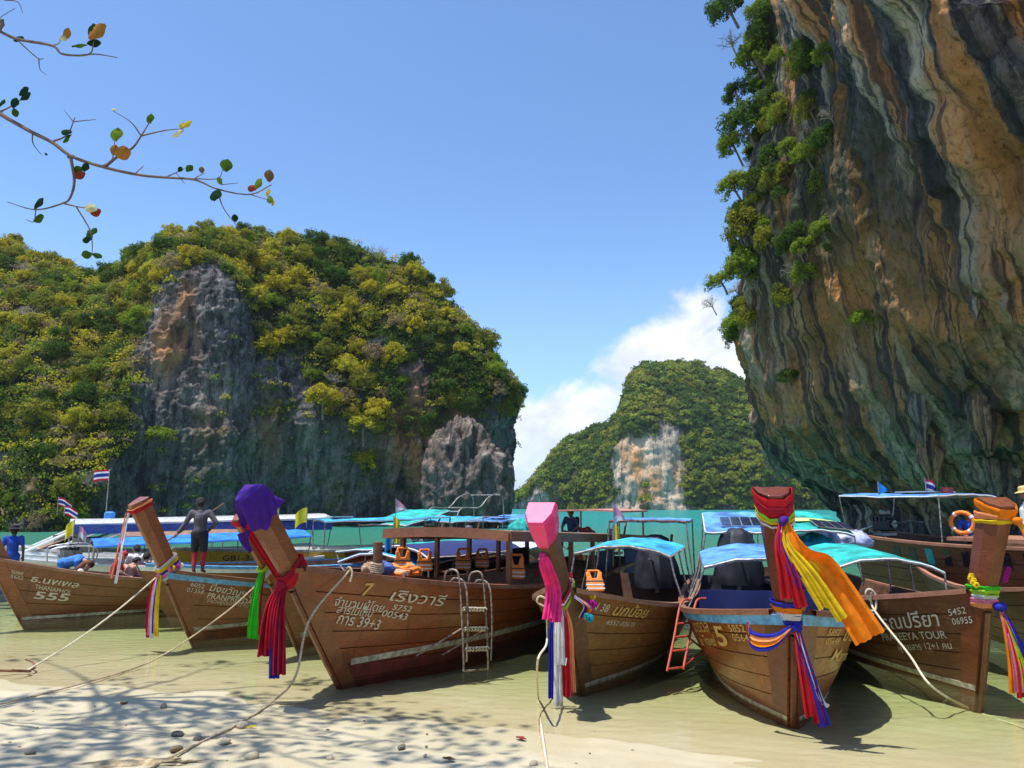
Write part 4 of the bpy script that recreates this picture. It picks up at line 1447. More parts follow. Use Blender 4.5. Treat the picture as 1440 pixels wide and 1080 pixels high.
W7 = dict(plank=wood('teak_dark', (0.110, 0.039, 0.011), (0.232, 0.085, 0.025), .5, .1, .5), post=wood('post_chestnut', (0.136, 0.034, 0.009), (0.241, 0.066, 0.018), .45, .2), rail=wood('rail_pinkish', (0.316, 0.130, 0.074), (0.442, 0.200, 0.120), .65, 0), inner=MM['inner'])
W2 = dict(plank=wood('teak_brown', (0.163, 0.039, 0.009), (0.305, 0.080, 0.017)), post=wood('post_orange_brown', (0.184, 0.045, 0.011), (0.326, 0.090, 0.022)), rail=W4['rail'], inner=MM['inner'])
W1 = dict(plank=wood('teak_russet', (0.147, 0.037, 0.012), (0.273, 0.077, 0.024)), post=W2['post'], rail=wood('rail_tan', (0.273, 0.126, 0.066), (0.420, 0.207, 0.114), .65, 0), inner=MM['inner'])


def o2(u, v):
    g = ground(u, v); return (g.x, g.y)
# ------------------------------------------------------------------ front row
H1 = Hull(o2(29, 872), R(44), L=9.5, B=1.15, fg=.85, zg0=1.60, ft=1.5, zt=2.75, zm=.72, zs=.9)
b1, h1 = boat('longtail_boat', 'russet longtail boat lettered 555, leftmost, bow cut by the photo edge', H1, W1, 6, (.02, .09, MM['cream']), benches=(.3, .42, .54, .66), seed=1)
lettering(H1, h1, 'ธ.นพพล', 1, .02, .98, 1.04, .13, MM['letter'], .2, -.22, .01)
lettering(H1, h1, 'THANAPHOL', 1, .15, .79, .78, .11, MM['letter'], .1, -.25)
lettering(H1, h1, '555', 1, .15, .55, .76, .18, MM['letter'], .1, -.16, .02)
lettering(H1, h1, 'ธนพล', 1, -.37, 1.20, .24, .08, MM['letter'], .1, -.3)
lettering(H1, h1, '5652', 1, -.37, 1.09, .26, .08, MM['letter'], .1, -.3)

H2 = Hull(o2(267, 897), R(34), L=9.5, B=1.1, fg=.76, zg0=1.50, ft=1.60, zt=2.86, zm=.85, zs=1.0, wb=.155, wf=.06, dp=.35)
b2, h2 = boat('longtail_boat', 'brown longtail boat with sky-blue rubbing strake and barefoot man on deck', H2, W2, 6, (.16, .24, MM['cream']), MM['lsky'], benches=(.35, .5, .65), deck=.22, seed=2)
lettering(H2, h2, '6052', 1, -.25, 1.14, .28, .09, MM['letter'], .15, -.28)
lettering(H2, h2, '01358', 1, -.30, 1.03, .35, .09, MM['letter'], .15, -.24)
lettering(H2, h2, 'มิ่งขวัญฯ น', 1, .12, 1.02, 1.0, .12, MM['letter'], .2, -.25, .01)
lettering(H2, h2, 'PRANPREEDA', 1, .12, .86, .98, .12, MM['letter'], .1, -.23, .012)
lettering(H2, h2, 'จำนวนผู้โดยสาร 12 คน', 1, .14, .77, .9, .07, MM['letter'], .1, -.22)

H3 = Hull(o2(416, 905), R(31), L=9.5, B=1.1, fg=.92, zg0=1.60, ft=1.75, zt=2.58, zm=.9, zs=1.0, wb=.155, wf=.06, dp=.36)
b3, h3 = boat('longtail_boat', 'amber longtail boat half hidden behind the purple-capped prow', H3, W2, 6, (.14, .24, MM['cream']), benches=(.4, .55), seed=3)
lettering(H3, h3, 'N 27', 1, .12, 1.1, .5, .14, MM['letter'], .15, -.2)
canopy(b3, 3.2, 7.6, 1.0, 1.62, 1.62, .26, MM['navy'], MM['red_in'], MM['pipe'], 3, H3, MM['white'])

H4 = Hull(o2(480, 960), R(27), L=13.2, B=1.42, fg=1.5, zg0=1.98, ft=2.24, zt=2.74, zm=1.12, zs=1.25, zk=-.4, wb=.15, wf=.055, dp=.34, p=2.4)
b4, h4 = boat('longtail_boat', 'big red-brown longtail boat numbered 7 with cabin roof and boarding ladder', H4, W4, 8, (.30, .40, MM['cream']), benches=(), deck=.24, seed=4)
lettering(H4, h4, '7', 1, -.22, 1.44, .20, .19, MM['gold'], .1, -.05, .02)
lettering(H4, h4, 'เริงวารี', 1, .29, 1.32, 1.28, .15, MM['letter'], .2, -.18, .005)
lettering(H4, h4, 'จำนวนผู้โดย', 1, -.62, 1.32, .92, .11, MM['letter'], .15, -.22, .006)
lettering(H4, h4, 'สารไม่เกิน', 1, -.54, 1.20, .66, .10, MM['letter'], .15, -.22, .006)
lettering(H4, h4, 'การ 39+3', 1, -.49, 1.03, .82, .14, MM['letter'], .15, -.25, .01)
lettering(H4, h4, '5752', 1, .44, 1.15, .42, .09, MM['letter'], .15, -.19, .008)
lettering(H4, h4, '00543', 1, .28, 1.06, .55, .11, MM['letter'], .15, -.24, .008)
# cabin: roof, coaming, posts, benches
z_r = lambda s_: 2.30 - .045 * (s_ - 3.4)
P = np.array([[(x, s_, z_r(s_) + .06 * (1 - (x / 1.5) ** 2)) for x in np.linspace(-1.5, 1.5, 9)] for s_ in np.linspace(3.1, 12.6, 16)])
rf = MB().sheet(P, .05).build('cabin_roof', MM['roofb'], b4, True)
for e in (0, -1):
    MB().sheet(np.stack([P[:, e] + np.array((0.02 if e else -.02, 0, .05)), P[:, e] + np.array((0.03 if e else -.03, 0, -.15))], 1), .03).build('fascia', W4['rail'], rf)
MB().sheet(np.stack([P[0] + np.array((0, -.02, .05)), P[0] + np.array((0, -.03, -.15))], 1), .03).build('fascia', W4['rail'], rf)
for s_ in (3.5, 5.0, 6.5, 8.0, 9.6, 11.2, 12.3):
    for sg in (1, -1):
        g = H4.side(H4.qs(s_), .98, sg, -.06)
        MB().box((sg * (abs(g[0]) - .02), s_, (g[2] + z_r(s_)) / 2), (.09, .10, z_r(s_) - g[2])).build('cabin_post', W4['post'], b4)
for s_ in np.arange(4.2, 11.5, 1.15):
    MB().box((0, s_, .72), (2.2, .4, .05)).box((0, s_ + .2, .98), (2.2, .05, .5)).build('bench', W4['rail'], b4)
for s_ in (8.2, 10.4):
    MB().box((1.28, s_ + .9, 1.30), (.03, 1.3, .75)).build('side_panel', MM['navy'], b4)
    MB().box((-1.28, s_ + .9, 1.30), (.03, 1.3, .75)).build('side_panel', MM['navy'], b4)
# steering shelter above the cabin roof
P = np.array([[(x, s_, 2.66 + .05 * (1 - (x / 1.2) ** 2)) for x in np.linspace(-1.15, 1.15, 7)] for s_ in np.linspace(10.6, 13.4, 6)])
sh = MB().sheet(P, .05).build('shelter_roof', MM['pinkish'], b4, True)
for x in (-1.05, 1.05):
    for s_ in (10.8, 13.2):
        MB().cyl((x, s_, z_r(s_)), (x, s_, 2.66), .03, 8).build('shelter_post', W4['post'], b4, True)
engine(b4, 13.3, 1.35)
MB().cyl((0.0, .9, 1.45), (0.02, .86, 2.22), .085, 12).build('mooring_post', W5['post'], b4, True)
mb = MB()
for k in range(5):
    mb.tube([(0.11 * math.cos(a), .88 + .11 * math.sin(a), 1.70 + k * .035 + .01 * math.sin(3 * a)) for a in np.linspace(0, 6.28, 20)], .018, 6)
mb.build('rope_coil', MM['rope'], b4, True)

H5 = Hull(o2(814, 964), R(20), L=7.6, B=1.28, fg=1.10, zg0=1.64, ft=2.08, zt=2.54, zm=.98, zs=1.12, wb=.145, dp=.34, wf=.07, tb=.22)
b5, h5 = boat('longtail_boat', 'olive-brown longtail boat lettered N38 with pink-capped prow', H5, W5, 7, (-.02, .05, MM['cream']), benches=(.5,), deck=.16, seed=5)
lettering(H5, h5, 'N 38', 1, -.52, 1.27, .38, .12, MM['letter'], .15, -.22)
lettering(H5, h5, 'นกน้อย', 1, -.06, 1.14, 1.0, .14, MM['gold'], .3, -.17, .015)
lettering(H5, h5, '4552-02678', 1, -.08, .99, .75, .075, MM['letter'], .2, -.18)
canopy(b5, 3.5, 5.7, 1.0, 1.86, 1.92, .18, MM['cyan'], MM['black'], MM['pipe'], 3, H5, MM['cream'])
engine(b5, 6.9, 1.18, .15, MM['black'])
canopy(b5, 6.6, 7.8, .95, 2.48, 2.5, .02, MM['mblue'], None, MM['pipe'], 2, H5, MM['rust'], 'rear_canopy')

H6 = Hull(o2(1116, 1012), R(12), L=9.0, B=1.34, fg=.62, zg0=1.50, ft=1.12, zt=3.0, zm=1.0, zs=1.1, lean=-.22, wb=.205, wf=.075, dp=.36, p=3.6)
b6, h6 = boat('longtail_boat', 'amber longtail boat numbered 5 seen head-on with sky-blue gunwale', H6, W6, 7, (-.02, .04, MM['cream']), MM['lsky'], benches=(.4, .55), deck=.14, seed=6)
lettering(H6, h6, '5852', -1, .42, 1.06, .34, .10, MM['gold'], .05, .17, .008)
lettering(H6, h6, '05648', -1, .42, .94, .42, .10, MM['gold'], .05, .14, .008)
lettering(H6, h6, '5', -1, .92, .78, .34, .28, MM['gold'], .1, .17, .02)
lettering(H6, h6, 'แทรเวล', -1, 1.95, .80, .95, .15, MM['gold'], .1, .17, .008)
lettering(H6, h6, 'sea Travel', -1, 1.95, .60, .98, .16, MM['gold'], .2, .17, .008)
lettering(H6, h6, '5852', 1, -.02, 1.12, .34, .09, MM['gold'], .1, -.15, .006)
lettering(H6, h6, '05648', 1, .02, 1.0, .40, .09, MM['gold'], .1, -.15, .006)
lettering(H6, h6, 'มารีน่า', 1, .50, .98, 1.0, .14, MM['gold'], .2, -.16, .006)
lettering(H6, h6, 'Marina', 1, .35, .72, 1.1, .17, MM['gold'], .2, -.16, .006)
canopy(b6, 3.7, 5.9, .98, 1.72, 1.86, .18, MM['mblue'], MM['black'], MM['pipe'], 3, H6, MM['alu'])
MB().sheet(np.array([[(x, 3.5 + .05 * math.sin(x * 7), z) for x in np.linspace(-1.1, 1.1, 12)] for z in np.linspace(.65, 1.32, 6)]), .02).build('bow_tarpaulin', MM['navy'], b6, True)
engine(b6, 7.3, 1.38, -.1, MM['black'])
canopy(b6, 7.2, 8.8, .80, 2.24, 2.66, .02, MM['mblue'], None, MM['pipe'], 2, H6, MM['white'], 'rear_canopy')
solar_panel(b6, (.05, 7.9, 2.46), .95, .8, pitch=.22)

H7 = Hull(o2(1383, 978), R(3), L=9.5, B=1.25, fg=.42, zg0=1.62, ft=.92, zt=2.86, zm=.98, zs=1.15, wb=.19, wf=.085, dp=.38, p=2.4, lean=.12)
b7, h7 = boat('longtail_boat', 'dark brown longtail boat lettered TOUR with orange-wrapped prow at right', H7, W7, 7, (.06, .14, MM['cream']), benches=(.35, .5, .62), deck=.15, seed=7)
lettering(H7, h7, '5452', -1, .16, 1.15, .28, .10, MM['letter'], .05, .30, .006)
lettering(H7, h7, '06955', -1, .14, 1.02, .31, .10, MM['letter'], .05, .26, .006)
lettering(H7, h7, 'รณปรียา', -1, 1.51, .73, 1.17, .19, MM['letter'], .1, .21, .008)
lettering(H7, h7, 'PRAREEYA TOUR', -1, 1.66, .52, 1.36, .12, MM['letter'], .0, .20, .002)
lettering(H7, h7, 'ผู้โดยสาร 12+1 คน', -1, 1.37, .41, 1.10, .09, MM['letter'], .0, .21)
canopy(b7, 3.2, 5.8, 1.14, 1.58, 1.72, .26, MM['teal'], MM['red_in'], MM['pipe'], 3, H7, MM['white'])
MB().sheet(np.array([[(-1.2, s_, z) for s_ in np.linspace(2.8, 4.8, 8)] for z in np.linspace(1.05, 1.55, 4)]), .015).build('side_curtain', MM['green_d'], b7, True)
rc = canopy(b7, 7.2, 8.9, .98, 2.14, 2.56, .12, MM['teal'], None, MM['pipe'], 2, H7, MM['white'], 'rear_canopy')
MB().sheet(np.array([[(x, s_, 2.14 + .247 * (s_ - 7.2) + .12 * (1 - (x / .98) ** 2) + .03) for x in np.linspace(-.97, .97, 9)] for s_ in (7.85, 8.15)]), .01).build('lime_band', MM['lime'], rc, True)
solar_panel(b7, (.55, 7.55, 2.36), .9, .7, .1, pitch=.23)
engine(b7, 8.3, 1.2)

H8 = Hull((10.6, 13.8), R(14), L=9, B=1.2, fg=.8, zg0=1.6, ft=1.5, zt=2.6, zm=1., zs=1.1)
b8, h8 = boat('longtail_boat', 'dark longtail boat at the right photo edge, mostly out of frame', H8, W7, 6, benches=(.4,), seed=8)

# ------------------------------------------------------------------ second row and anchored boats behind
H9 = Hull((16.2, 17.0), R(-27), L=9.6, B=1.45, fg=1.2, zg0=2.1, ft=1.6, zt=2.6, zm=1.75, zs=1.95, zk=-.3)
b9, h9 = boat('wooden_cabin_boat', 'tall brown wooden boat with slatted cabin and blue flat roof, right side', H9, W7, 6, benches=(.6,), post=False, seed=9)
for k in range(9):
    s_ = 3.2 + k * .55
    q, t = H9.inv(np.array([s_, s_ + .22]), np.array([1.18, 1.18])); q2, t2 = H9.inv(np.array([s_, s_ + .22]), np.array([1.62, 1.62]))
    Pk = np.stack([H9.side(q, t, -1, .03), H9.side(q2, t2, -1, .03)], 1)
    MB().sheet(Pk, .015).build('window_slot', MM['glass'] if k % 3 else MM['teal'], h9)
MB().box((0, 4.6, 1.92), (2.6, 3.0, .10)).build('cabin_top', W7['rail'], b9)
canopy(b9, 6.2, 9.6, 1.35, 3.12, 3.16, .06, MM['mblue'], None, MM['pipe'], 2, H9, MM['white'], 'flat_roof')
solar_panel(b9, (0.1, 7.6, 3.25), 1.5, 1.0)
engine(b9, 8.9, 1.95, -.2)
MB().cyl((.3, 7.0, 3.2), (.3, 7.0, 3.38), .14, 14, .17).build('beacon', MM['redp'], b9, True)


def mooredboat(name, label, o, th, L, B, mats, zg0, zm, roof=None, post=False, group=None, seed=0, eng=True, **kw):
    Hh = Hull(o, R(th), L=L, B=B, fg=.8, zg0=zg0, ft=1.4, zt=zg0 + 1.0, zm=zm, zs=zm + .1, zk=-.3)
    bb, hh_ = boat(name, label, Hh, mats, 0, None, kw.get('rub'), benches=(.35, .5, .65), post=post, group=group, seed=seed)
    for rspec in roof or ():
        canopy(bb, H=Hh, **rspec)
    if eng: engine(bb, L - .7, zm + .2)
    return Hh, bb, hh_


SPW = dict(plank=MM['gelw'], rail=MM['gelw'], inner=MM['white'], post=MM['gelw'])
SPB = dict(plank=MM['gelb'], rail=MM['gelw'], inner=MM['white'], post=MM['gelw'])
SPY = dict(plank=MM['yellow'], rail=MM['cream'], inner=MM['white'], post=MM['yellow'])
# three speedboats on the left
c = at(20, 790, 27)
Hs1, s1, hs1 = mooredboat('speedboat', 'white speedboat under the long white roof, far left', (c.x - 1.0, 27.5), 60, 11.5, 1.5, SPW, 1.55, 1.05,
                          [dict(s0=2.2, s1=11.6, hw=1.6, z0=2.16, z1=2.30, arch=.14, top=MM['gelw'], lining=None, postm=MM['pipe'], nposts=4, name='hard_top', th=.07)], seed=21, eng=False)
for sg in (1, -1):
    MB().sheet(np.array([[(sg * 1.62, s_, z) for s_ in np.linspace(2.2, 11.6, 9)] for z in (1.83, 2.0, 2.15)]), .02).build('blue_valance', MM['gelb'], s1)
MB().sheet(np.array([[(x, 2.4 - .7 * (1 - (x / 1.2) ** 2) - .0, z) for x in np.linspace(-1.2, 1.2, 9)] for z in (1.3, 1.75)]), .02).build('windscreen', MM['glass'], s1)
for sg in (1, -1):
    for k in range(3):
        MB().tube([(sg * 1.3, .9 + .75 * k, 1.25), (sg * 1.5, 2.6 + .9 * k, 2.1)], .055, 6).build('roof_strut', MM['gelw'], s1, True)
MB().sheet(np.array([[(sg_, 1.2 + k * .5, 1.25 + .22 * k) for sg_ in np.linspace(-1.2, 1.2, 5)] for k in range(4)]), .03).build('awning', MM['roofb'], s1, True)
Hs2, s2, hs2 = mooredboat('speedboat', 'speedboat with bright blue tarpaulin canopy behind boat 555', (at(45, 800, 23).x - .6, 23.5), 58, 9.0, 1.25, SPW, 1.35, .95,
                          [dict(s0=1.8, s1=8.4, hw=1.25, z0=1.62, z1=1.78, arch=.18, top=MM['tblue'], lining=MM['navy'], postm=MM['pipe'], nposts=4, trim=MM['tblue'])], seed=22, eng=False)
MB().sheet(np.array([[(x, 1.5 - .6 * (1 - (x / 1.0) ** 2), z) for x in np.linspace(-1.0, 1.0, 9)] for z in (1.1, 1.5)]), .02).build('windscreen', MM['glass'], s2)
for x in (-.9, .9):
    MB().tube(curve_pts([(x, .6, 1.2), (x, .7, 1.55), (x, 1.8, 1.6), (x, 1.9, 1.1)], 14), .02, 6).build('bow_rail', MM['alu'], s2, True)
Hs3, s3, hs3 = mooredboat('speedboat', 'speedboat with brown awning and grey hull between white and blue canopies', (at(-30, 790, 25.2).x, 25.6), 60, 10, 1.2, SPB, 1.45, 1.0,
                          [dict(s0=4.0, s1=9.5, hw=1.2, z0=1.78, z1=1.85, arch=.1, top=MM['roofb'], lining=None, postm=MM['alu'], nposts=3)], seed=23, eng=False)
MB().sheet(np.array([[(x, 3.3 - .9 * (1 - (x / 1.1) ** 2), z) for x in np.linspace(-1.1, 1.1, 9)] for z in (1.25, 1.72)]), .02).build('windscreen', MM['glass'], s3)
# blue-and-white wooden boat right behind the standing man
W9 = dict(plank=W1['plank'], rail=MM['lsky'], inner=MM['inner'], post=W1['post'])
Hm1, m1, hm1 = mooredboat('longtail_boat', 'brown longtail boat with blue deck edge behind the standing man', (at(225, 830, 20.2).x, 20.6), 50, 9, 1.1, W9, 1.35, 1.12, [], seed=24, rub=MM['gelw'])
Hm2, m2_, hm2 = mooredboat('yellow_boat', 'yellow-hulled boat with registration number and blue solar roof', (at(262, 800, 27).x, 27.3), 66, 9.5, 1.2, SPY, 1.35, 1.22,
                           [dict(s0=4.4, s1=9.2, hw=1.25, z0=2.25, z1=2.38, arch=.05, top=MM['cyan'], lining=MM['black'], postm=MM['pipe'], nposts=2, trim=MM['alu'])], seed=25)
lettering(Hm2, hm2, 'GB1-3728889', 1, 1.0, .93, 1.9, .19, MM['strap'], 0, 0, .01)
solar_panel(m2_, (-.2, 5.2, 2.40), 1.2, .8)
Hm3, m3, hm3 = mooredboat('longtail_boat', 'longtail boat under flat teal canopy left of the mooring post', (at(440, 830, 20).x, 20.6), 30, 9, 1.15, W2, 1.3, .95,
                          [dict(s0=2.0, s1=8.6, hw=1.3, z0=1.50, z1=1.62, arch=.10, top=MM['teal'], lining=MM['black'], postm=MM['pipe'], nposts=3, trim=MM['white'])], seed=26)
Hm4, m4, hm4 = mooredboat('longtail_boat', 'longtail boat under navy and azure canopy beside the big cabin boat', (at(470, 850, 17.6).x, 18.4), 27, 9.5, 1.1, W1, 1.3, .95,
                          [dict(s0=1.2, s1=4.6, hw=1.15, z0=1.42, z1=1.46, arch=.26, top=MM['cyan'], lining=MM['red_in'], postm=MM['pipe'], nposts=3, trim=MM['white']),
                           dict(s0=5.0, s1=8.8, hw=1.15, z0=1.46, z1=1.5, arch=.22, top=MM['gelw'], lining=MM['gelb'], postm=MM['pipe'], nposts=2, trim=MM['gelb'])], seed=27)
Hm5, m5, hm5 = mooredboat('longtail_boat', 'anchored boat with steep teal-striped sun roof beyond the mooring post', (at(500, 790, 27).x, 27.5), 25, 9, 1.2, W2, 1.3, .95,
                          [dict(s0=1.4, s1=4.6, hw=1.05, z0=2.12, z1=2.62, arch=.03, top=MM['teal'], lining=None, postm=MM['pipe'], nposts=2, trim=MM['white']),
                           dict(s0=4.8, s1=7.6, hw=1.05, z0=2.15, z1=2.3, arch=.03, top=MM['cyan'], lining=None, postm=MM['pipe'], nposts=2, trim=MM['white'])], seed=28)
Hm6, m6, hm6 = mooredboat('anchored_boat', 'anchored boat with pipe railings and blue solar roof before the rock stack', (at(596, 770, 33).x, 33.5), 35, 8.5, 1.2, W1, 1.4, 1.1,
                          [dict(s0=4.2, s1=7.2, hw=1.1, z0=2.05, z1=2.3, arch=.03, top=MM['mblue'], lining=None, postm=MM['pipe'], nposts=2, trim=MM['alu'])], seed=29)
solar_panel(m6, (0, 5.2, 2.26), 1.2, .9)
mb = MB()
for x in (-.9, .9):
    mb.tube(curve_pts([(x, 1.0, 1.2), (x, 1.2, 2.6), (x, 2.6, 2.7), (x, 3.4, 3.2), (x, 4.4, 3.3), (x, 4.6, 2.2)], 26), .03, 6)
for s_, z_ in ((1.2, 2.55), (2.6, 2.7), (4.3, 3.3)): mb.cyl((-.9, s_, z_), (.9, s_, z_), .03, 6)
mb.build('pipe_railing', MM['pipe'], m6, True)
# ================================================================== cloths on the prows
CL = {k: cloth(k + '_cloth', v) for k, v in dict(red=(0.62, 0.018, 0.03), crimson=(0.42, 0.012, 0.035), green=(0.05, 0.62, 0.03), lime=(0.42, 0.68, 0.05), purple=(0.085, 0.022, 0.30), blue=(0.03, 0.035, 0.42), white=(0.78, 0.76, 0.74), pink=(0.88, 0.05, 0.28), rose=(0.85, 0.25, 0.40), yellow=(0.85, 0.62, 0.02), orange=(0.90, 0.27, 0.01), teal=(0.02, 0.35, 0.45), magenta=(0.55, 0.02, 0.35), salmon=(0.9, 0.36, 0.14)).items()}


def hlocal(H, w):
    dx, dy = w[0] - H.o[0], w[1] - H.o[1]
    return np.array((dx * math.cos(H.th) - dy * math.sin(H.th), dx * math.sin(H.th) + dy * math.cos(H.th), w[2]))


class Sash:
    def __init__(s, name, label, H, knot, cat='ribbon', seed=0):
        s.H = H; s.k = np.array(tuple(knot)); s.rg = random.Random(seed)
        s.root = thing(name, label, cat, H.world(s.k), -H.th)

    def ring(s, k0, k1, mat, grow=.018, name='band', slant=0., n=56, wide=1.):
        w = k1 - k0
        for i in range(3):
            a = k0 + w * (.0 + .27 * i) + s.rg.uniform(-.1, .1) * w
            s.ring1(a, a + w * s.rg.uniform(.36, .52), mat, grow * .6 + .005 * i, name, slant + s.rg.uniform(-.10, .10), n, wide)

    def ring1(s, k0, k1, mat, grow, name, slant, n, wide):
        m = 6
        P = np.zeros((n + 1, m, 3))
        for j in range(m):
            k = k0 + (k1 - k0) * j / (m - 1)
            bul = .007 * math.sin(math.pi * j / (m - 1))
            r = np.array(s.H.post_ring(k, grow + bul, wide)); r = np.vstack([r, r[:1]])
            L = np.concatenate([[0], np.cumsum(np.linalg.norm(np.diff(r, axis=0), axis=1))])
            d = np.linspace(0, L[-1], n + 1)
            for c in range(3): P[:, j, c] = np.interp(d, L, r[:, c])
            P[:, j, 2] += .004 * np.sin(d * 23 + j * .9 + k0 * 90) + slant * (P[:, j, 1] - r[:, 1].mean())
        MB().sheet(P - s.k, .008).build(name, mat, s.root, True)

    def strip(s, pts, w0, w1, mat, wdir=(1, 0, 0), folds=3, amp=.03, n=30, name='streamer', m=13):
        C = curve_pts(pts, n)
        T = np.gradient(C, axis=0); T /= np.linalg.norm(T, axis=1, keepdims=True)
        W = np.array(wdir, float); W = W - T * (T @ W)[:, None]; W /= np.linalg.norm(W, axis=1, keepdims=True)
        Nn = np.cross(T, W)
        ph = s.rg.uniform(0, 6)
        amp = min(amp, .05 + .0 * w1, w1 * .16)
        P = np.zeros((n, m, 3))
        for i in range(n):
            f = i / (n - 1); w = w0 + (w1 - w0) * f ** .8
            a = np.linspace(-.5, .5, m)
            fold = np.sin(a * folds * 6.28 + ph + f * 1.5) * amp * (.35 + .65 * f) + .18 * amp * np.sin(a * folds * 11 + ph * 2 + f * 4)
            P[i] = C[i] + np.outer(a * w * (1 - .05 * np.sin(f * 7 + ph)), W[i]) + np.outer(fold, Nn[i])
            if i == n - 1: P[i] += np.outer(.007 * np.sin(a * 31 + ph), T[i])
        MB().sheet(P - s.k, .005).build(name, mat, s.root, True)

    def knot_(s, p, r, mat, name='knot'):
        P = np.array(p) - s.k
        mb = MB()
        for a in range(3):
            e = (r * s.rg.uniform(.7, 1.1), r * s.rg.uniform(.6, 1), r * s.rg.uniform(.6, .9))
            mb.ball(P + np.array([s.rg.uniform(-.4, .4) * r for _ in range(3)]), e, 10, 7)
        mb.build(name, mat, s.root, True)

    def flower(s, p, r, mat, name='flower'):
        mb = MB(); P = np.array(p) - s.k
        for a in range(9):
            th = a * 2.4; d = np.array((math.cos(th), -.5 + .2 * (a % 3), math.sin(th))) * r * .55
            mb.ball(P + d, (r * .42, r * .36, r * .42), 7, 5)
        mb.build(name, mat, s.root, True)


def pf(H, k, dx=0., dy=0., dz=0.):
    p = H.post(k)[0]
    return np.array((p.x + dx, p.y + dy, p.z + dz))


# --- boat 2
S = Sash('prow_ribbons', 'red and white ribbons tied at top of second prow from left', H2, pf(H2, .92), seed=1)
S.ring(.90, .93, CL['red']); S.ring(.94, .955, CL['salmon'], .014)
for j, (mt, dx, w) in enumerate((('red', -.17, .03), ('white', -.12, .045), ('salmon', -.2, .025), ('white', -.09, .035))):
    S.strip([pf(H2, .91, dx, -.02), pf(H2, .91, dx - .04 * (j - 1), -.06, -.4), pf(H2, .91, dx - .05 + .05 * (j % 2), -.12, -.85), pf(H2, .91, dx - .03 - .06 * (j % 3), -.08 - .03 * j, -1.15 - .09 * j)], w, w * 1.5, CL[mt], (1, -.5 + .6 * j, 0), 1, .03, 24)
S = Sash('prow_garland', 'pink, white and yellow garland with crimson tails round second prow', H2, pf(H2, .12), seed=2)
for j, mt in enumerate(('white', 'rose', 'purple', 'yellow', 'white')):
    S.ring(.06 + j * .035, .10 + j * .035, CL[mt], .02 + .008 * (j % 2), slant=.25)
S.knot_(pf(H2, .12, -.02, -.05), .07, CL['rose'])
for j, (mt, dx) in enumerate((('crimson', -.13), ('rose', -.06), ('white', .0), ('purple', .05), ('yellow', .11), ('crimson', -.09))):
    S.strip([pf(H2, .12, dx * .5, -.06), pf(H2, .12, dx, -.12, -.3), pf(H2, .12, dx * 1.3, -.14, -.75), pf(H2, .12, dx * 1.4, -.12, -1.18 - .05 * (j % 3))], .07, .12, CL[mt], (1, .3, 0), 2, .02)
for j, mt in enumerate(('rose', 'yellow', 'magenta', 'white')):
    S.flower(pf(H2, .2, .2 + .03 * j, .12 + .08 * j, .02 * j), .055, CL[mt])
# --- boat 3
S = Sash('red_sash', 'long red sash draped down the third prow beside purple hood', H3, pf(H3, .95), cat='sash', seed=3)
S.ring(.90, .97, CL['red'])
S.strip([pf(H3, .95, .18, .0), pf(H3, .8, .26, .05, -.05), pf(H3, .5, .30, .12, -.1), pf(H3, .12, .26, .25, -.12)], .12, .20, CL['red'], (.2, 1, .3), 2, .03)
S = Sash('green_ribbon', 'bright green ribbon with white band hanging from the third prow', H3, pf(H3, .2), seed=4)
S.ring(.14, .20, CL['white'], .02, slant=.3); S.ring(.20, .27, CL['lime'], .022, slant=.3)
S.strip([pf(H3, .2, .06, -.06), pf(H3, .2, .04, -.14, -.35), pf(H3, .2, .0, -.16, -.85), pf(H3, .2, -.03, -.14, -1.28)], .12, .26, CL['green'], (1, .2, 0), 3, .035)
S.strip([pf(H3, .2, .10, -.05), pf(H3, .2, .12, -.12, -.4), pf(H3, .2, .12, -.12, -1.2)], .07, .10, CL['crimson'], (1, .2, 0), 2, .02)
# --- boat 4: purple hood, red sash
S = Sash('purple_hood', 'purple cloth hood draped over top of the big boat prow', H4, pf(H4, 1.0), cat='cloth', seed=5)
n, m = 120, 16
P = np.zeros((n + 1, m, 3))
for j in range(m):
    f = j / (m - 1)
    k = 1.17 - .33 * f ** 1.1
    r = np.array(H4.post_ring(k, .02 + .055 * f)); r = np.vstack([r, r[:1]])
    L = np.concatenate([[0], np.cumsum(np.linalg.norm(np.diff(r, axis=0), axis=1))]); d = np.linspace(0, L[-1], n + 1)
    for c_ in range(3): P[:, j, c_] = np.interp(d, L, r[:, c_])
    cen = P[:, j].mean(0)
    wav = 1 + (.14 * (.5 - np.abs(np.sin(d * 15 + .6))) + .10 * np.sin(d * 37 + 1 + 2 * f)) * f ** 1.1 - .06 * f ** 3
    P[:, j] = cen + (P[:, j] - cen) * wav[:, None] * (.86 + .14 * min(1, f * 4))
    P[:, j, 2] += (.06 * np.sin(d * 9 + 1) + .04 * np.sin(d * 25)) * f ** 2
P[-1] = P[0]
mb = MB().sheet(P - S.k, .008)
top_ring = P[:-1, 0] - S.k
mb.add(np.vstack([top_ring, top_ring.mean(0) + np.array((0, 0, .03))]), [(i, (i + 1) % n, n) for i in range(n)])
mb.build('hood', CL['purple'], S.root, True)
S.strip([pf(H4, .78, -.2, -.05), pf(H4, .7, -.22, -.08, -.05), pf(H4, .6, -.2, -.06, -.08)], .2, .06, CL['purple'], (.3, 1, 0), 2, .03)
S = Sash('red_sash', 'red sash with crimson and blue tails tied round the big boat prow', H4, pf(H4, .10), cat='sash', seed=6)
S.ring(.06, .16, CL['red'], .03, slant=.28); S.ring(.15, .24, CL['crimson'], .025, slant=.30)
S.knot_(pf(H4, .08, -.04, -.08), .10, CL['crimson'])
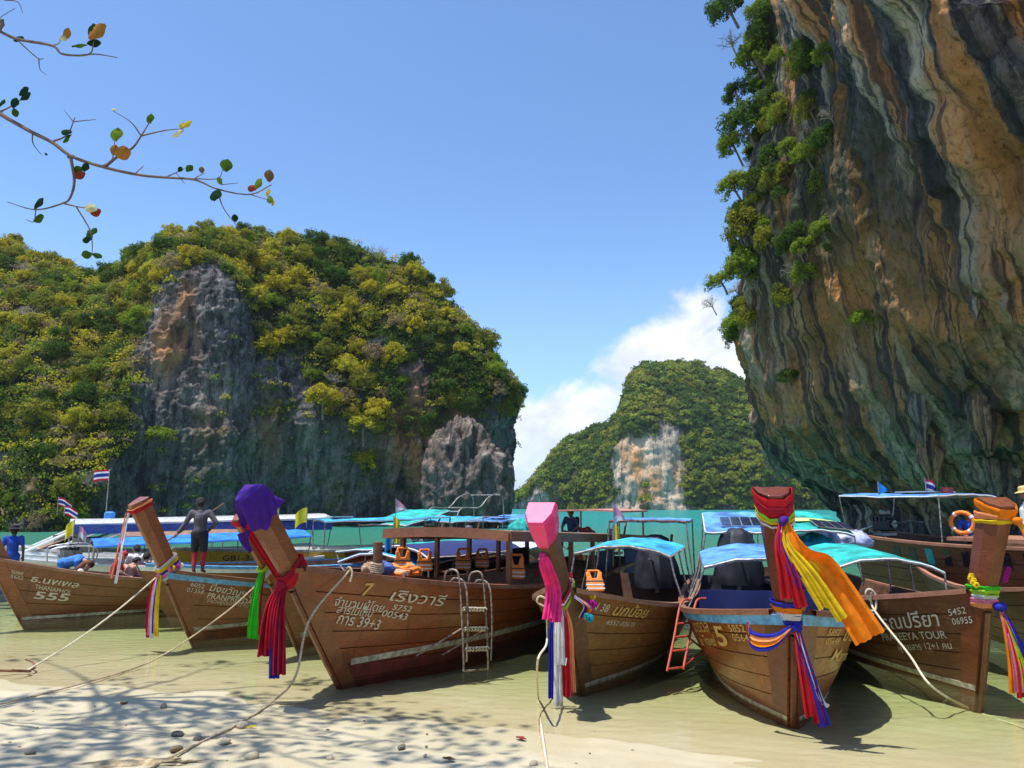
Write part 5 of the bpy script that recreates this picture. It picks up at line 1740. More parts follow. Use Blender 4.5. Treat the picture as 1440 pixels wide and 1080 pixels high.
for mt, dx, dy, ln, w in (('crimson', -.16, -.18, 1.02, .34), ('blue', -.02, -.2, 1.32, .16), ('crimson', .06, -.2, 1.26, .22), ('red', -.06, -.24, .9, .18)):
    S.strip([pf(H4, .08, dx * .3, -.1), pf(H4, .08, dx * .8, dy * .9, -.3), pf(H4, .08, dx, dy, -.7), pf(H4, .08, dx, dy * .9, -ln)], .10, w, CL[mt], (1, .45, 0), 3, .04)
# --- boat 5: pink cap and tail, garland, tricolour tails
S = Sash('pink_cap', 'glossy pink wrapped cap with long pink tail on the N38 prow', H5, pf(H5, 1.0), cat='cloth', seed=7)
PINK = plain('pink_wrap', (0.85, 0.045, 0.20), .42, .06, 2, coat=.15, trans=.1)
mb = MB(); V = []
for k, gr, wd in ((.72, -.02, .6), (.80, .010, 1.0), (.92, .025, 1.08), (1.06, .035, 1.12), (1.09, .02, 1.08)):
    V += [tuple(np.array(q) - S.k) for q in H5.post_ring(k, gr, wd)]
Fc = [(i * 6 + j, i * 6 + (j + 1) % 6, i * 6 + 6 + (j + 1) % 6, i * 6 + 6 + j) for i in range(4) for j in range(6)] + [tuple(range(5, -1, -1)), tuple(range(24, 30))]
mb.add(V, Fc).build('cap', PINK, S.root)
S.knot_(pf(H5, .68, -.02, -.06), .06, CL['pink'])
for dx, ln, w in ((-.05, .92, .13), (.05, .95, .15), (.0, .90, .10)):
    S.strip([pf(H5, .68, dx * .3, -.07), pf(H5, .6, dx, -.10, -.06), pf(H5, .35, dx * 1.2, -.05, -.12), pf(H5, .68, dx * 1.4, .22, -ln)], .08, w, CL['pink'], (1, .2, 0), 2, .04)
S = Sash('prow_garland', 'rainbow flower garland with white, blue and red tails on N38 prow', H5, pf(H5, .05), seed=8)
S.ring(.02, .08, CL['lime'], .035, slant=.35); S.ring(.09, .13, CL['white'], .03, slant=.3); S.ring(.14, .18, CL['red'], .03, slant=.4)
for j, mt in enumerate(('white', 'purple', 'blue', 'red', 'orange', 'yellow', 'salmon', 'teal', 'magenta')):
    a = j / 8
    S.strip([pf(H5, .16, .22, .12 + .06 * a), pf(H5, .05, .34 + .1 * a, .1 + .1 * a, -.06 * a), pf(H5, -.1, .24 + .08 * a, .02 + .12 * a, -.05 * a)], .05, .06, CL[mt], (0, 1, .4), 1, .01, 14)
for j in range(12):
    S.flower(pf(H5, .06, .38 + .05 * math.sin(j), .1 + .035 * j, -.22 + .03 * j + .05 * math.cos(j * 2)), .055, CL[('teal', 'orange', 'magenta', 'yellow')[j // 3]])
for mt, dx, dy, ln, w in (('blue', -.10, -.14, 1.32, .10), ('white', -.01, -.16, 1.42, .14), ('red', .10, -.12, 1.28, .13), ('salmon', .17, -.08, 1.22, .07), ('white', .04, -.17, .72, .16)):
    S.strip([pf(H5, .04, dx * .4, -.06), pf(H5, .04, dx, dy, -.3), pf(H5, .04, dx * 1.1, dy, -.8), pf(H5, .04, dx * 1.2, dy * .9, -ln)], .07, w, CL[mt], (1, .3, 0), 2, .02)
# --- boat 6: many colours, big orange sheet
S = Sash('prow_streamers', 'red, yellow and purple streamers with large orange sheet on head-on prow', H6, pf(H6, .84), seed=9)
S.ring(.845, .985, CL['red'], .028, slant=.05); S.ring(.90, .95, CL['crimson'], .040, slant=.35); S.ring(.82, .86, CL['lime'], .026, slant=.1); S.ring(.79, .82, CL['yellow'], .024); S.ring(.765, .785, CL['white'], .02)
S.knot_(pf(H6, .83, .05, -.09), .07, CL['purple'])
k0 = pf(H6, .82, .04, -.10)
for mt, d, ln, w in (('red', -.02, .95, .22), ('purple', .10, .82, .12), ('yellow', .22, 1.05, .13), ('yellow', .34, 1.18, .14), ('red', .06, 1.05, .16)):
    S.strip([k0, k0 + np.array((d * .3 - .06, -.08, -.3)), k0 + np.array((d * .9, -.09, -.65)), k0 + np.array((d * 1.7 + .05, -.06, -ln))], .08, w, CL[mt], (1, .1, 0), 2, .035)
e0 = hlocal(H6, at(1160, 800, 10.0)); e1 = hlocal(H6, at(1224, 898, 9.9))
S.strip([k0, k0 + np.array((.16, -.06, -.38)), e0, e1], .10, .42, CL['orange'], (.80, .0, .42), 2, .035, 40, 'orange_sheet', 17)
S.strip([k0 + np.array((.02, .03, 0)), k0 + np.array((.17, .0, -.38)), e0 + np.array((-.03, .03, -.08)), e0 * .45 + e1 * .55 + np.array((-.22, .04, -.02))], .08, .13, CL['yellow'], (.80, .0, .42), 2, .02, 30)
S = Sash('knotted_ribbons', 'blue loops with red and purple tails low on the head-on prow', H6, pf(H6, .08), cat='sash', seed=10)
for j, (mt, a) in enumerate((('blue', .0), ('white', .05), ('orange', .09), ('blue', .13))):
    S.ring(.04 + a, .075 + a, CL[mt], .03 + .006 * j, slant=-.3)
S.knot_(pf(H6, .06, .02, -.07), .07, CL['blue'])
for j, mt in enumerate(('blue', 'salmon', 'orange', 'blue')):
    S.strip([pf(H6, .06, -.04, -.08), pf(H6, .0, -.28, -.02, -.02 - .05 * j), pf(H6, .0, -.52, .14, -.02 - .06 * j), pf(H6, .08, -.55, .22, -.03)], .05, .05, CL[mt], (0, .3, 1), 1, .012, 18, 'loop')
for mt, dx, ln, w in (('red', .02, 1.08, .20), ('blue', .16, 1.18, .14), ('purple', .13, 1.20, .12), ('crimson', .10, 1.15, .17), ('white', .20, .95, .05)):
    S.strip([pf(H6, .06, .03, -.09), pf(H6, .06, .05 + dx * .3, -.14, -.35), pf(H6, .06, .10 + dx * .8, -.16, -.85), pf(H6, .06, .13 + dx * 1.1, -.14, -ln)], .07, w, CL[mt], (1, .2, 0), 2, .03)
# --- boat 7
S = Sash('orange_wrap', 'orange ribbons wrapped round top of rightmost prow with streamers blowing right', H7, pf(H7, .88), seed=11)
S.ring(.90, .985, CL['orange'], .03); S.ring(.84, .90, CL['salmon'], .024, slant=-.3); S.ring(.80, .84, CL['yellow'], .02, slant=-.25)
S.knot_(pf(H7, .86, .12, -.08), .07, CL['orange'])
k0 = pf(H7, .86, .13, -.09)
for mt, d, ln, w in (('orange', .30, 1.05, .20), ('orange', .42, .95, .18), ('pink', .24, 1.2, .12), ('yellow', .36, 1.1, .12), ('salmon', .5, 1.25, .2)):
    S.strip([k0, k0 + np.array((d * .35, -.06, -.28)), k0 + np.array((d * .75, -.08, -.7)), k0 + np.array((d, -.02, -ln))], .08, w, CL[mt], (1, .2, 0), 2, .03)
S = Sash('knotted_ribbons', 'multicoloured sash with pink, yellow and blue tails on rightmost prow', H7, pf(H7, .06), cat='sash', seed=12)
for j, mt in enumerate(('salmon', 'rose', 'white', 'lime', 'green')):
    S.ring(.0 + j * .04, .045 + j * .04, CL[mt], .03 + .008 * (j % 2), slant=-.35)
S.knot_(pf(H7, .05, .12, -.08), .08, CL['blue'])
for mt, dx, ln, w in (('orange', .02, 1.22, .10), ('rose', .10, 1.20, .14), ('pink', .13, 1.16, .10), ('yellow', .19, 1.20, .09), ('lime', .25, 1.16, .08), ('blue', .33, 1.28, .10), ('red', .16, 1.28, .16)):
    S.strip([pf(H7, .05, .10, -.09), pf(H7, .05, .11 + dx * .3, -.16, -.3), pf(H7, .05, .12 + dx * .8, -.17, -.8), pf(H7, .05, .12 + dx, -.14, -ln)], .06, w, CL[mt], (1, .2, 0), 2, .02)
for j in range(5): S.flower(pf(H7, .28, -.22 - .03 * (j % 2), .08 + .03 * j, .03 * j - .05), .05, CL['yellow'])
for j in range(4): S.flower(pf(H7, .30, .22 + .02 * j, .12, .05 * j), .05, CL['magenta'])


# ================================================================== ropes, ladders, vests, flags
def rope(label, pts, r=.014, mat='ropew', n=40, name='mooring_rope', extra=None):
    P = curve_pts(pts, n)
    base = Vector(P[-1])
    mb = MB().tube(P - np.array(base), r, 6)
    if extra is not None:
        for e in extra: mb.tube(curve_pts(e, 20) - np.array(base), r, 6)
    return tag(mb.build(name, MM[mat], None, True, base), label, 'rope')


def gp(u, v, dz=.02):
    """point lying on the sand seen at photo pixel"""
    z = 0.0
    for _ in range(6):
        g = ground(u, v, z); z = float(beach_h(np.array([g.x]), np.array([g.y]))[0])
    z = max(z, -.35)
    g = ground(u, v, z)
    return np.array((g.x, g.y, z + dz))


p0 = np.array(H2.world(pf(H2, .1, -.1, -.05)))
pa = gp(38, 948, .06)
rope('pale rope from second prow down to the anchor on sand', [p0, p0 * .66 + pa * .34 - np.array((0, 0, .10)), p0 * .33 + pa * .67 - np.array((0, 0, .10)), pa], .016)
p0 = np.array(H3.world(pf(H3, .12, .05, -.05)))
pb = gp(0, 992); pc = gp(215, 938, .12)
rope('brown rope from third prow running left across the wet sand', [p0, p0 * .6 + pc * .4 - np.array((0, 0, .12)), pc, gp(110, 966, .04), pb, gp(-90, 1010)], .016, 'rope')
g = H4.world(H4.side(H4.qs(-.55), 1, 1, .09))
rope('long rope hanging from the big boat rail onto dry sand', [np.array(g) + np.array((0, 0, .06)), np.array(at(436, 870, 11.9)), np.array(at(416, 950, 11.5)), gp(385, 990, .05), gp(335, 1020), gp(270, 1052), gp(212, 1082), gp(120, 1125)], .017, 'rope',
     extra=[[np.array(g) + np.array((-.1, .1, .0)), np.array(g) + np.array((-.02, 0, .10)), np.array(g) + np.array((.04, -.03, .02)), np.array(g) + np.array((.02, -.05, -.12))]])
g = np.array(H5.world(pf(H5, .02, -.22, -.06)))
rope('pale rope dropping straight from the N38 prow to sand', [g, g + np.array((.0, -.08, -.5)), np.array(at(756, 930, 10.6)), gp(757, 985, .03), gp(762, 1030), gp(770, 1085)], .016, extra=[[g, g + np.array((-.14, -.05, .08)), g + np.array((-.1, -.08, .17)), g + np.array((.03, -.06, .1)), g]])
rope('thin brown rope half buried in shallow water beneath N38 prow', [gp(782, 970), gp(775, 985), gp(760, 1005), gp(757, 1030), gp(768, 1085)], .010, 'rope')
g = np.array(H7.world(H7.side(H7.qs(1.45), 1, -1, .09)))
rope('pale knotted rope from rail of the TOUR boat into shallows', [g + np.array((0, 0, .08)), g + np.array((.0, -.06, -.2)), np.array(at(1278, 920, 12.6)), np.array(at(1310, 965, 11.8)), gp(1365, 1000, .03), gp(1440, 1026), gp(1520, 1050)], .018,
     extra=[[g + np.array((.02, .04, -.1)), g + np.array((-.1, 0, .05)), g + np.array((-.04, -.02, .14)), g + np.array((.06, -.02, .05)), g + np.array((.03, -.06, -.2)), g + np.array((-.1, -.1, -.22)), g + np.array((-.02, -.08, -.28))]])
# anchor on the sand
an = thing('anchor', 'rusty iron anchor lying at left shoreline with rope', 'anchor', tuple(gp(36, 948, .03)), R(20))
MB().tube([(0, 0, .02), (-.75, -.15, .12)], .022, 6).build('shank', MM['rust'], an, True)
for sg in (-1, 1):
    MB().tube(curve_pts([(0, 0, .02), (.1, .16 * sg, .04), (.02, .36 * sg, .10), (-.12, .46 * sg, .14)], 10), [.024, .014], 6).build('fluke', MM['rust'], an, True)
MB().tube([(-.66, -.4, .1), (-.7, .12, .12)], .016, 6).build('stock', MM['rust'], an, True)


def ladder_bars(root, rails, rungs, mat, r=.022, wrap=None):
    for p in rails: MB().tube(curve_pts(p, 16), r, 8).build('side_rail', mat, root, True)
    for a, b in rungs:
        MB().cyl(a, b, r * .9, 8).build('rung', mat, root, True)
        if wrap:
            a, b = np.array(a), np.array(b)
            t = np.linspace(0, 14 * math.pi, 90); ax = (b - a); L_ = np.linalg.norm(ax); ax /= L_
            u_ = np.cross(ax, (0, 0, 1)); u_ /= np.linalg.norm(u_); v_ = np.cross(ax, u_)
            P = a + np.outer(t / t[-1] * L_ * .92 + .04 * L_, ax) + .034 * (np.outer(np.cos(t), u_) + np.outer(np.sin(t), v_))
            MB().tube(P, .012, 5).build('rope_wrap', wrap, root, True)


lt = np.array(H4.world(H4.side(H4.qs(1.55), 1, 1, .12))); lt2 = np.array(H4.world(H4.side(H4.qs(2.2), 1, 1, .12)))
outv = np.array((math.cos(H4.th), -math.sin(H4.th), 0))
ld = thing('boarding_ladder', 'steel boarding ladder hooked on side of the big boat', 'ladder', tuple(lt * .5 + lt2 * .5 - np.array((0, 0, 1.4))))
o_ = np.array(ld.location)
rails = []
for p in (lt, lt2):
    q = p - o_
    rails.append([q - outv * .22 + (0, 0, -.05), q - outv * .18 + (0, 0, .20), q + outv * .02 + (0, 0, .24), q + outv * .10 + (0, 0, .05), q + outv * .16 + (0, 0, -.6), q + outv * .20 + (0, 0, -1.25), q + outv * .20 + (0, 0, -1.46)])
    rails.append([q - outv * .10 + (0, 0, .02), q + outv * .0 + (0, 0, .10), q + outv * .22 + (0, 0, .0), q + outv * .28 + (0, 0, -.6), q + outv * .26 + (0, 0, -1.3)])
A_l, B_l = lt - o_, lt2 - o_
LADP = plain('rusty_ladder_pipe', (0.30, 0.235, 0.18), .55, .5, 16, metal=.35)
ladder_bars(ld, rails, [(A_l + outv * (.16 + .03 * k) + (0, 0, z), B_l + outv * (.16 + .03 * k) + (0, 0, z)) for k, z in enumerate((-.42, -.76, -1.10))], LADP, .018, MM['ropew'])
MB().cyl(tuple(A_l + outv * .20 + (0, 0, -1.46)), tuple(B_l + outv * .20 + (0, 0, -1.46)), .018, 8).build('rung', LADP, ld, True)
for q in (A_l, B_l):
    MB().cyl(tuple(q + outv * .16 + (0, 0, -.75)), tuple(q - outv * .30 + (-.35, -.55, -1.15)), .014, 6).build('brace', LADP, ld, True)
t0 = np.array(at(958, 848, 14.0)); b0 = np.array(at(938, 944, 13.2))
ld2 = thing('boarding_ladder', 'red boarding ladder on left side of the head-on boat', 'ladder', (b0[0], b0[1], 0.0))
o_ = np.array(ld2.location); w_ = np.array((.30, .14, .0))
ra = [t0 - o_ + (.2, .1, .05), t0 - o_, (t0 + b0) / 2 - o_, b0 - o_]
rb = [p + w_ for p in ra]
ladder_bars(ld2, [ra, rb], [(t0 * (1 - f) + b0 * f - o_, t0 * (1 - f) + b0 * f - o_ + w_) for f in (.12, .32, .52, .72, .97)], MM['redp'], .022)
hq = np.array(H6.world(H6.side(H6.qs(2.6), .55, -1, .03))) - o_
for f in (.55, .95):
    MB().cyl(tuple(t0 * (1 - f) + b0 * f - o_ + w_), tuple(hq + (0, 0, .12 * (1 - f))), .018, 6).build('brace', MM['redp'], ld2, True)


def life_vest(label, loc, rz=0., tilt=0., s=1., mat='orange', group=None):
    r = thing('life_vest', label, 'life vest', loc, rz, group)
    r.rotation_euler = (tilt, 0, rz); r.scale = (s, s, s)
    out_ = [(-.24, 0), (.24, 0), (.26, .3), (.22, .42), (.24, .58), (.13, .62), (.07, .40), (-.07, .40), (-.13, .62), (-.24, .58), (-.22, .42), (-.26, .3)]
    b_ = MB().prism(out_, .09).build('panel', MM[mat], r, True)
    bv = b_.modifiers.new('bevel', 'BEVEL'); bv.width = .025; bv.segments = 2
    MB().tube([(-.18, .0, .6), (-.14, .1, .68), (.14, .1, .68), (.18, 0, .6)], .04, 8).build('collar', MM[mat], r, True)
    for z in (.08, .19, .30):
        MB().box((0, 0, z), (.53, .105, .035)).build('strap', MM['silver' if z < .25 else 'strap'], r)
    return r


vw = lambda u, v, y: tuple(at(u, v, y))
life_vest('bright orange life vest hanging at rear cabin post left of pink tail', vw(726, 814, 16.4), R(-20), s=.72)
life_vest('orange life vest on front cabin post of the big boat', vw(566, 802, 16.2), R(15), s=.66)
life_vest('dark orange life vest on second cabin post of the big boat', vw(597, 803, 18.0), R(10), s=.7)
life_vest('orange life vest hanging mid cabin left of the steel ladder', vw(651, 801, 18.4), R(-5), s=.7)
life_vest('orange life vest deep in the cabin right of the steel ladder', vw(678, 798, 19.6), R(-5), s=.66)
life_vest('orange life vest lying on foredeck below the cabin front', vw(578, 808, 15.2), R(30), R(-75), 1.0)
life_vest('yellow-orange life vest lying near clothes on the big boat foredeck', vw(552, 808, 14.9), R(-40), R(-80), .9)
life_vest('red life vest lying on cabin roof beneath the brown shelter', vw(832, 756, 23.0), R(25), R(-62), 1.0, 'redp')
life_vest('orange life vest inside the N38 boat under its canopy', vw(838, 832, 15.6), R(5), R(-30), .7)


def bundle(name, label, loc, r, mat, seed, cat):
    n_, m_ = 28, 18
    T_, Ph = np.meshgrid(np.linspace(0, 6.2832, n_, endpoint=False), np.linspace(-1.55, 1.55, m_), indexing='ij')
    D = np.stack([np.cos(Ph) * np.cos(T_), np.cos(Ph) * np.sin(T_), np.sin(Ph)], -1)
    k = 1 + .35 * fbm(D * 2.3 + seed, 3, seed) + .12 * np.sin(8 * T_ + 5 * Ph)
    return tag(link(name, fast_mesh(name, (D * k[..., None] * np.array(r)).reshape(-1, 3), grid_faces(n_, m_, True), True), mat, loc=loc), label, cat)


bundle('clothes_pile', 'blue and grey clothes heaped on the big boat foredeck', vw(536, 800, 14.7), (.26, .22, .14), plain('denim', (0.06, 0.11, 0.33), .85, .4, 8), 3, 'clothes')
bundle('cloth_bag', 'tan cloth bag left of the blue clothes on foredeck', vw(520, 800, 14.6), (.15, .15, .12), plain('tan_cloth', (0.45, 0.28, 0.17), .85, .3, 8), 4, 'bag')
bundle('tarpaulin_bag', 'crumpled turquoise tarpaulin on stern of the TOUR boat', vw(1146, 772, 20.0), (.50, .4, .34), plain('turquoise_tarp', (0.02, 0.33, 0.45), .45, .3, 4), 6, 'tarpaulin')
bundle('tarpaulin_bag', 'white and blue plastic sheet bundled under the teal rear canopy', vw(1190, 762, 21.0), (.7, .4, .30), plain('pale_blue_sheet', (0.42, 0.45, 0.66), .5, .3, 5), 7, 'tarpaulin')
bundle('net_ball', 'teal net bundle on cabin roof left of the pink cap', vw(733, 744, 21.5), (.34, .3, .26), plain('teal_net', (0.01, 0.33, 0.29), .8, .3, 9), 8, 'net')
bg_ = MB().box((0, 0, .28), (.36, .26, .52), None, .06).build('dry_bag', plain('bag_blue', (0.02, 0.18, 0.5), .6, .2), None, True, vw(153, 739, 30.0)); tag(bg_, 'bright blue dry bag standing on long white speedboat roof', 'bag')
lr = thing('life_ring', 'orange life ring leaning on the brown wooden boat at right', 'life ring', vw(1353, 735, 22.0), R(-52))
mb = MB(); mb.tube([(.29 * math.cos(a), .04 * math.cos(a), .29 * math.sin(a)) for a in np.linspace(0, 2 * math.pi, 40)], .06, 10, False); mb.build('ring', MM['orange'], lr, True)
for a in (0.6, 2.2, 3.8, 5.4):
    MB().tube([(.29 * math.cos(a + d), .04 * math.cos(a), .29 * math.sin(a + d)) for d in (-.12, 0, .12)], .065, 10).build('band', MM['white'], lr, True)

FL = {k: cloth('flag_' + k, v) for k, v in dict(red=(0.6, 0.02, 0.05), white=(0.8, 0.8, 0.8), blue=(0.03, 0.05, 0.32), yellow=(0.85, 0.75, 0.04), sky=(0.03, 0.35, 0.75), pink=(0.75, 0.4, 0.5)).items()}


def flag(label, foot, top_h, spec, w=.6, h=.4, dirx=1, droop=.25, tri=False):
    """pole with one cloth: spec = list of (colour, share of height) from top"""
    r = thing('flag', label, 'flag', foot)
    MB().cyl((0, 0, 0), (0, 0, top_h), .016, 6).build('pole', MM['pipe'], r, True)
    z = 0.
    for col, share in spec:
        P = np.zeros((10, 3, 3))
        for i in range(10):
            f = i / 9
            for j in range(3):
                zz = z + share * j / 2
                hh2 = (1 - f * .96) if tri else 1
                P[i, j] = (dirx * f * w, .06 * math.sin(f * 7) * f, top_h - .02 - h * (zz * hh2 + (.5 * (1 - hh2) if tri else 0)) - droop * w * f * f)
        MB().sheet(P, .004).build('cloth', FL[col], r, True)
        z += share
    return r


TH = [('red', .17), ('white', .17), ('blue', .32), ('white', .17), ('red', .17)]
flag('striped national flag on tall pole above long white roof', vw(149, 722, 30.5), 1.75, TH, .62, .42, -1, .1)
flag('striped flag tilted left, upper of two on white roof', vw(80, 724, 31.0), .72, TH, .55, .34, 1, .5)
flag('striped flag, lower right of two on white roof', vw(90, 726, 30.0), .42, TH, .5, .34, 1, .45)
flag('yellow flag on the blue-canopied speedboat at left', vw(102, 764, 25.0), .75, [('yellow', 1)], .28, .45, -1, .9)
flag('small pink and white flag beside yellow one at left', vw(110, 766, 25.0), .60, [('pink', .5), ('white', .5)], .22, .35, 1, .9)
flag('yellow pennant on the yellow-hulled boat roof', vw(431, 742, 29.5), .78, [('yellow', 1)], .45, .55, -1, .6, False)
flag('pink and white pennant on teal roof left of rock stack', vw(556, 740, 27.5), .98, [('pink', .6), ('white', .4)], .4, .5, 1, .3, True)
flag('yellow flag below the pink pennant on cabin front', vw(553, 770, 19.0), .75, [('yellow', 1)], .14, .6, 1, .4)
flag('small blue flag below yellow flag at cabin front', vw(550, 778, 18.6), .55, [('sky', 1)], .16, .45, -1, .4)
flag('pink and white pennant above the N38 boat canopy', vw(864, 768, 19.0), 1.05, [('pink', .6), ('white', .4)], .28, .5, 1, .5, True)
flag('yellow flag below pennant above the N38 boat canopy', vw(862, 772, 19.2), .62, [('yellow', 1)], .16, .6, 1, .6)
flag('blue pennant on flat roof of brown wooden boat', vw(1236, 698, 24.0), .48, [('sky', 1)], .3, .42, 1, .3, True)
flag('striped flag on flat roof of brown wooden boat', vw(1303, 698, 23.5), .55, TH, .3, .42, 1, .5)
flag('thin yellow pennant behind the purple hood', vw(391, 745, 29.0), .9, [('yellow', 1)], .12, .6, -1, .4)
# ================================================================== sea air
hm, ht_, hout = new_mat('sea_air')
pv_ = N(ht_, 'ShaderNodeVolumePrincipled')
pv_.inputs['Color'].default_value = (0.82, 0.90, 1.0, 1)
pv_.inputs['Density'].default_value = 0.00011
pv_.inputs['Anisotropy'].default_value = 0.2
ht_.links.new(pv_.outputs[0], hout.inputs['Volume'])
hb = MB().box((0, 3050, 70), (12000, 9000, 170)).build('haze', hm)
tag(hb, 'thin pale sea haze in the air over the bay', 'haze', kind='stuff')
# ================================================================== people
SKIN = {k: plain('skin_' + k, v, .5, .08, 12, spec=.4) for k, v in dict(tan=(0.26, 0.125, 0.07), fair=(0.55, 0.30, 0.20), dark=(0.12, 0.055, 0.032)).items()}
GARM = {k: plain('garment_' + k, v, .85, .15, 14, bump=.25) for k, v in dict(grey=(0.09, 0.08, 0.095), black=(0.02, 0.018, 0.022), red=(0.60, 0.02, 0.045), blue=(0.045, 0.20, 0.60), royal=(0.012, 0.06, 0.40), white=(0.74, 0.72, 0.68), crimson=(0.45, 0.02, 0.03), straw=(0.66, 0.45, 0.16), hair=(0.018, 0.012, 0.010), auburn=(0.16, 0.055, 0.022), navy=(0.02, 0.03, 0.09)).items()}
BLOBQ = []


def capsule(mb, a, ra, b, rb, n=10):
    a, b = np.array(a, float), np.array(b, float)
    ax = b - a; L = np.linalg.norm(ax)
    if L < 1e-6:
        mb.ball(a, ra, n, 8); return
    ax /= L
    pts, rr = [], []
    for k in (-90, -60, -30): pts.append(a + ax * ra * math.sin(R(k))); rr.append(max(ra * math.cos(R(k)), .0008))
    for f in (0, .33, .67, 1): pts.append(a + ax * L * f); rr.append(ra + (rb - ra) * f)
    for k in (30, 60, 90): pts.append(b + ax * rb * math.sin(R(k))); rr.append(max(rb * math.cos(R(k)), .0008))
    pts = np.array(pts)
    u_ = np.cross(ax, (0, 0, 1) if abs(ax[2]) < .9 else (1, 0, 0)); u_ /= np.linalg.norm(u_); v_ = np.cross(ax, u_)
    V = [p + r_ * (math.cos(t) * u_ + math.sin(t) * v_) for p, r_ in zip(pts, rr) for t in np.linspace(0, 2 * math.pi, n, endpoint=False)]
    m = len(pts)
    Fc = [(i * n + k, i * n + (k + 1) % n, i * n + n + (k + 1) % n, i * n + n + k) for i in range(m - 1) for k in range(n)]
    Fc += [tuple(range(n - 1, -1, -1)), tuple(range((m - 1) * n, m * n))]
    mb.add(V, Fc)


def blob(name, caps, mat, parent, voxel=.013, balls=()):
    mb = MB()
    for c_ in caps: capsule(mb, *c_)
    for c_, r_ in balls: mb.ball(c_, r_, 14, 10)
    o = mb.build(name, mat, parent, True)
    BLOBQ.append((o, voxel))
    return o


def finish_blobs():
    for o, vx in BLOBQ:
        m = o.modifiers.new('r', 'REMESH'); m.mode = 'VOXEL'; m.voxel_size = vx; m.use_smooth_shade = True
        s = o.modifiers.new('s', 'SMOOTH'); s.factor = .5; s.iterations = 4
    dg = bpy.context.evaluated_depsgraph_get(); dg.update()
    for o, vx in BLOBQ:
        me = bpy.data.meshes.new_from_object(o.evaluated_get(dg))
        o.modifiers.clear(); old = o.data; mats = list(old.materials)
        o.data = me
        if not me.materials:
            for mm in mats: me.materials.append(mm)
        bpy.data.meshes.remove(old)


STAND = dict(head=(0, .02, 1.585), neck=(0, 0, 1.44), chest=(0, 0, 1.27), belly=(0, .01, 1.07), pelvis=(0, 0, .93),
             sl=(-.185, 0, 1.385), el=(-.25, -.03, 1.11), wl=(-.26, .07, .87), sr=(.185, 0, 1.385), er=(.25, -.03, 1.11), wr=(.26, .07, .87),
             hl=(-.09, 0, .90), kl=(-.11, .02, .49), al=(-.11, -.02, .08), tl=(-.13, .15, .035), hr=(.09, 0, .90), kr=(.11, .02, .49), ar=(.11, -.02, .08), tr=(.13, .15, .035))


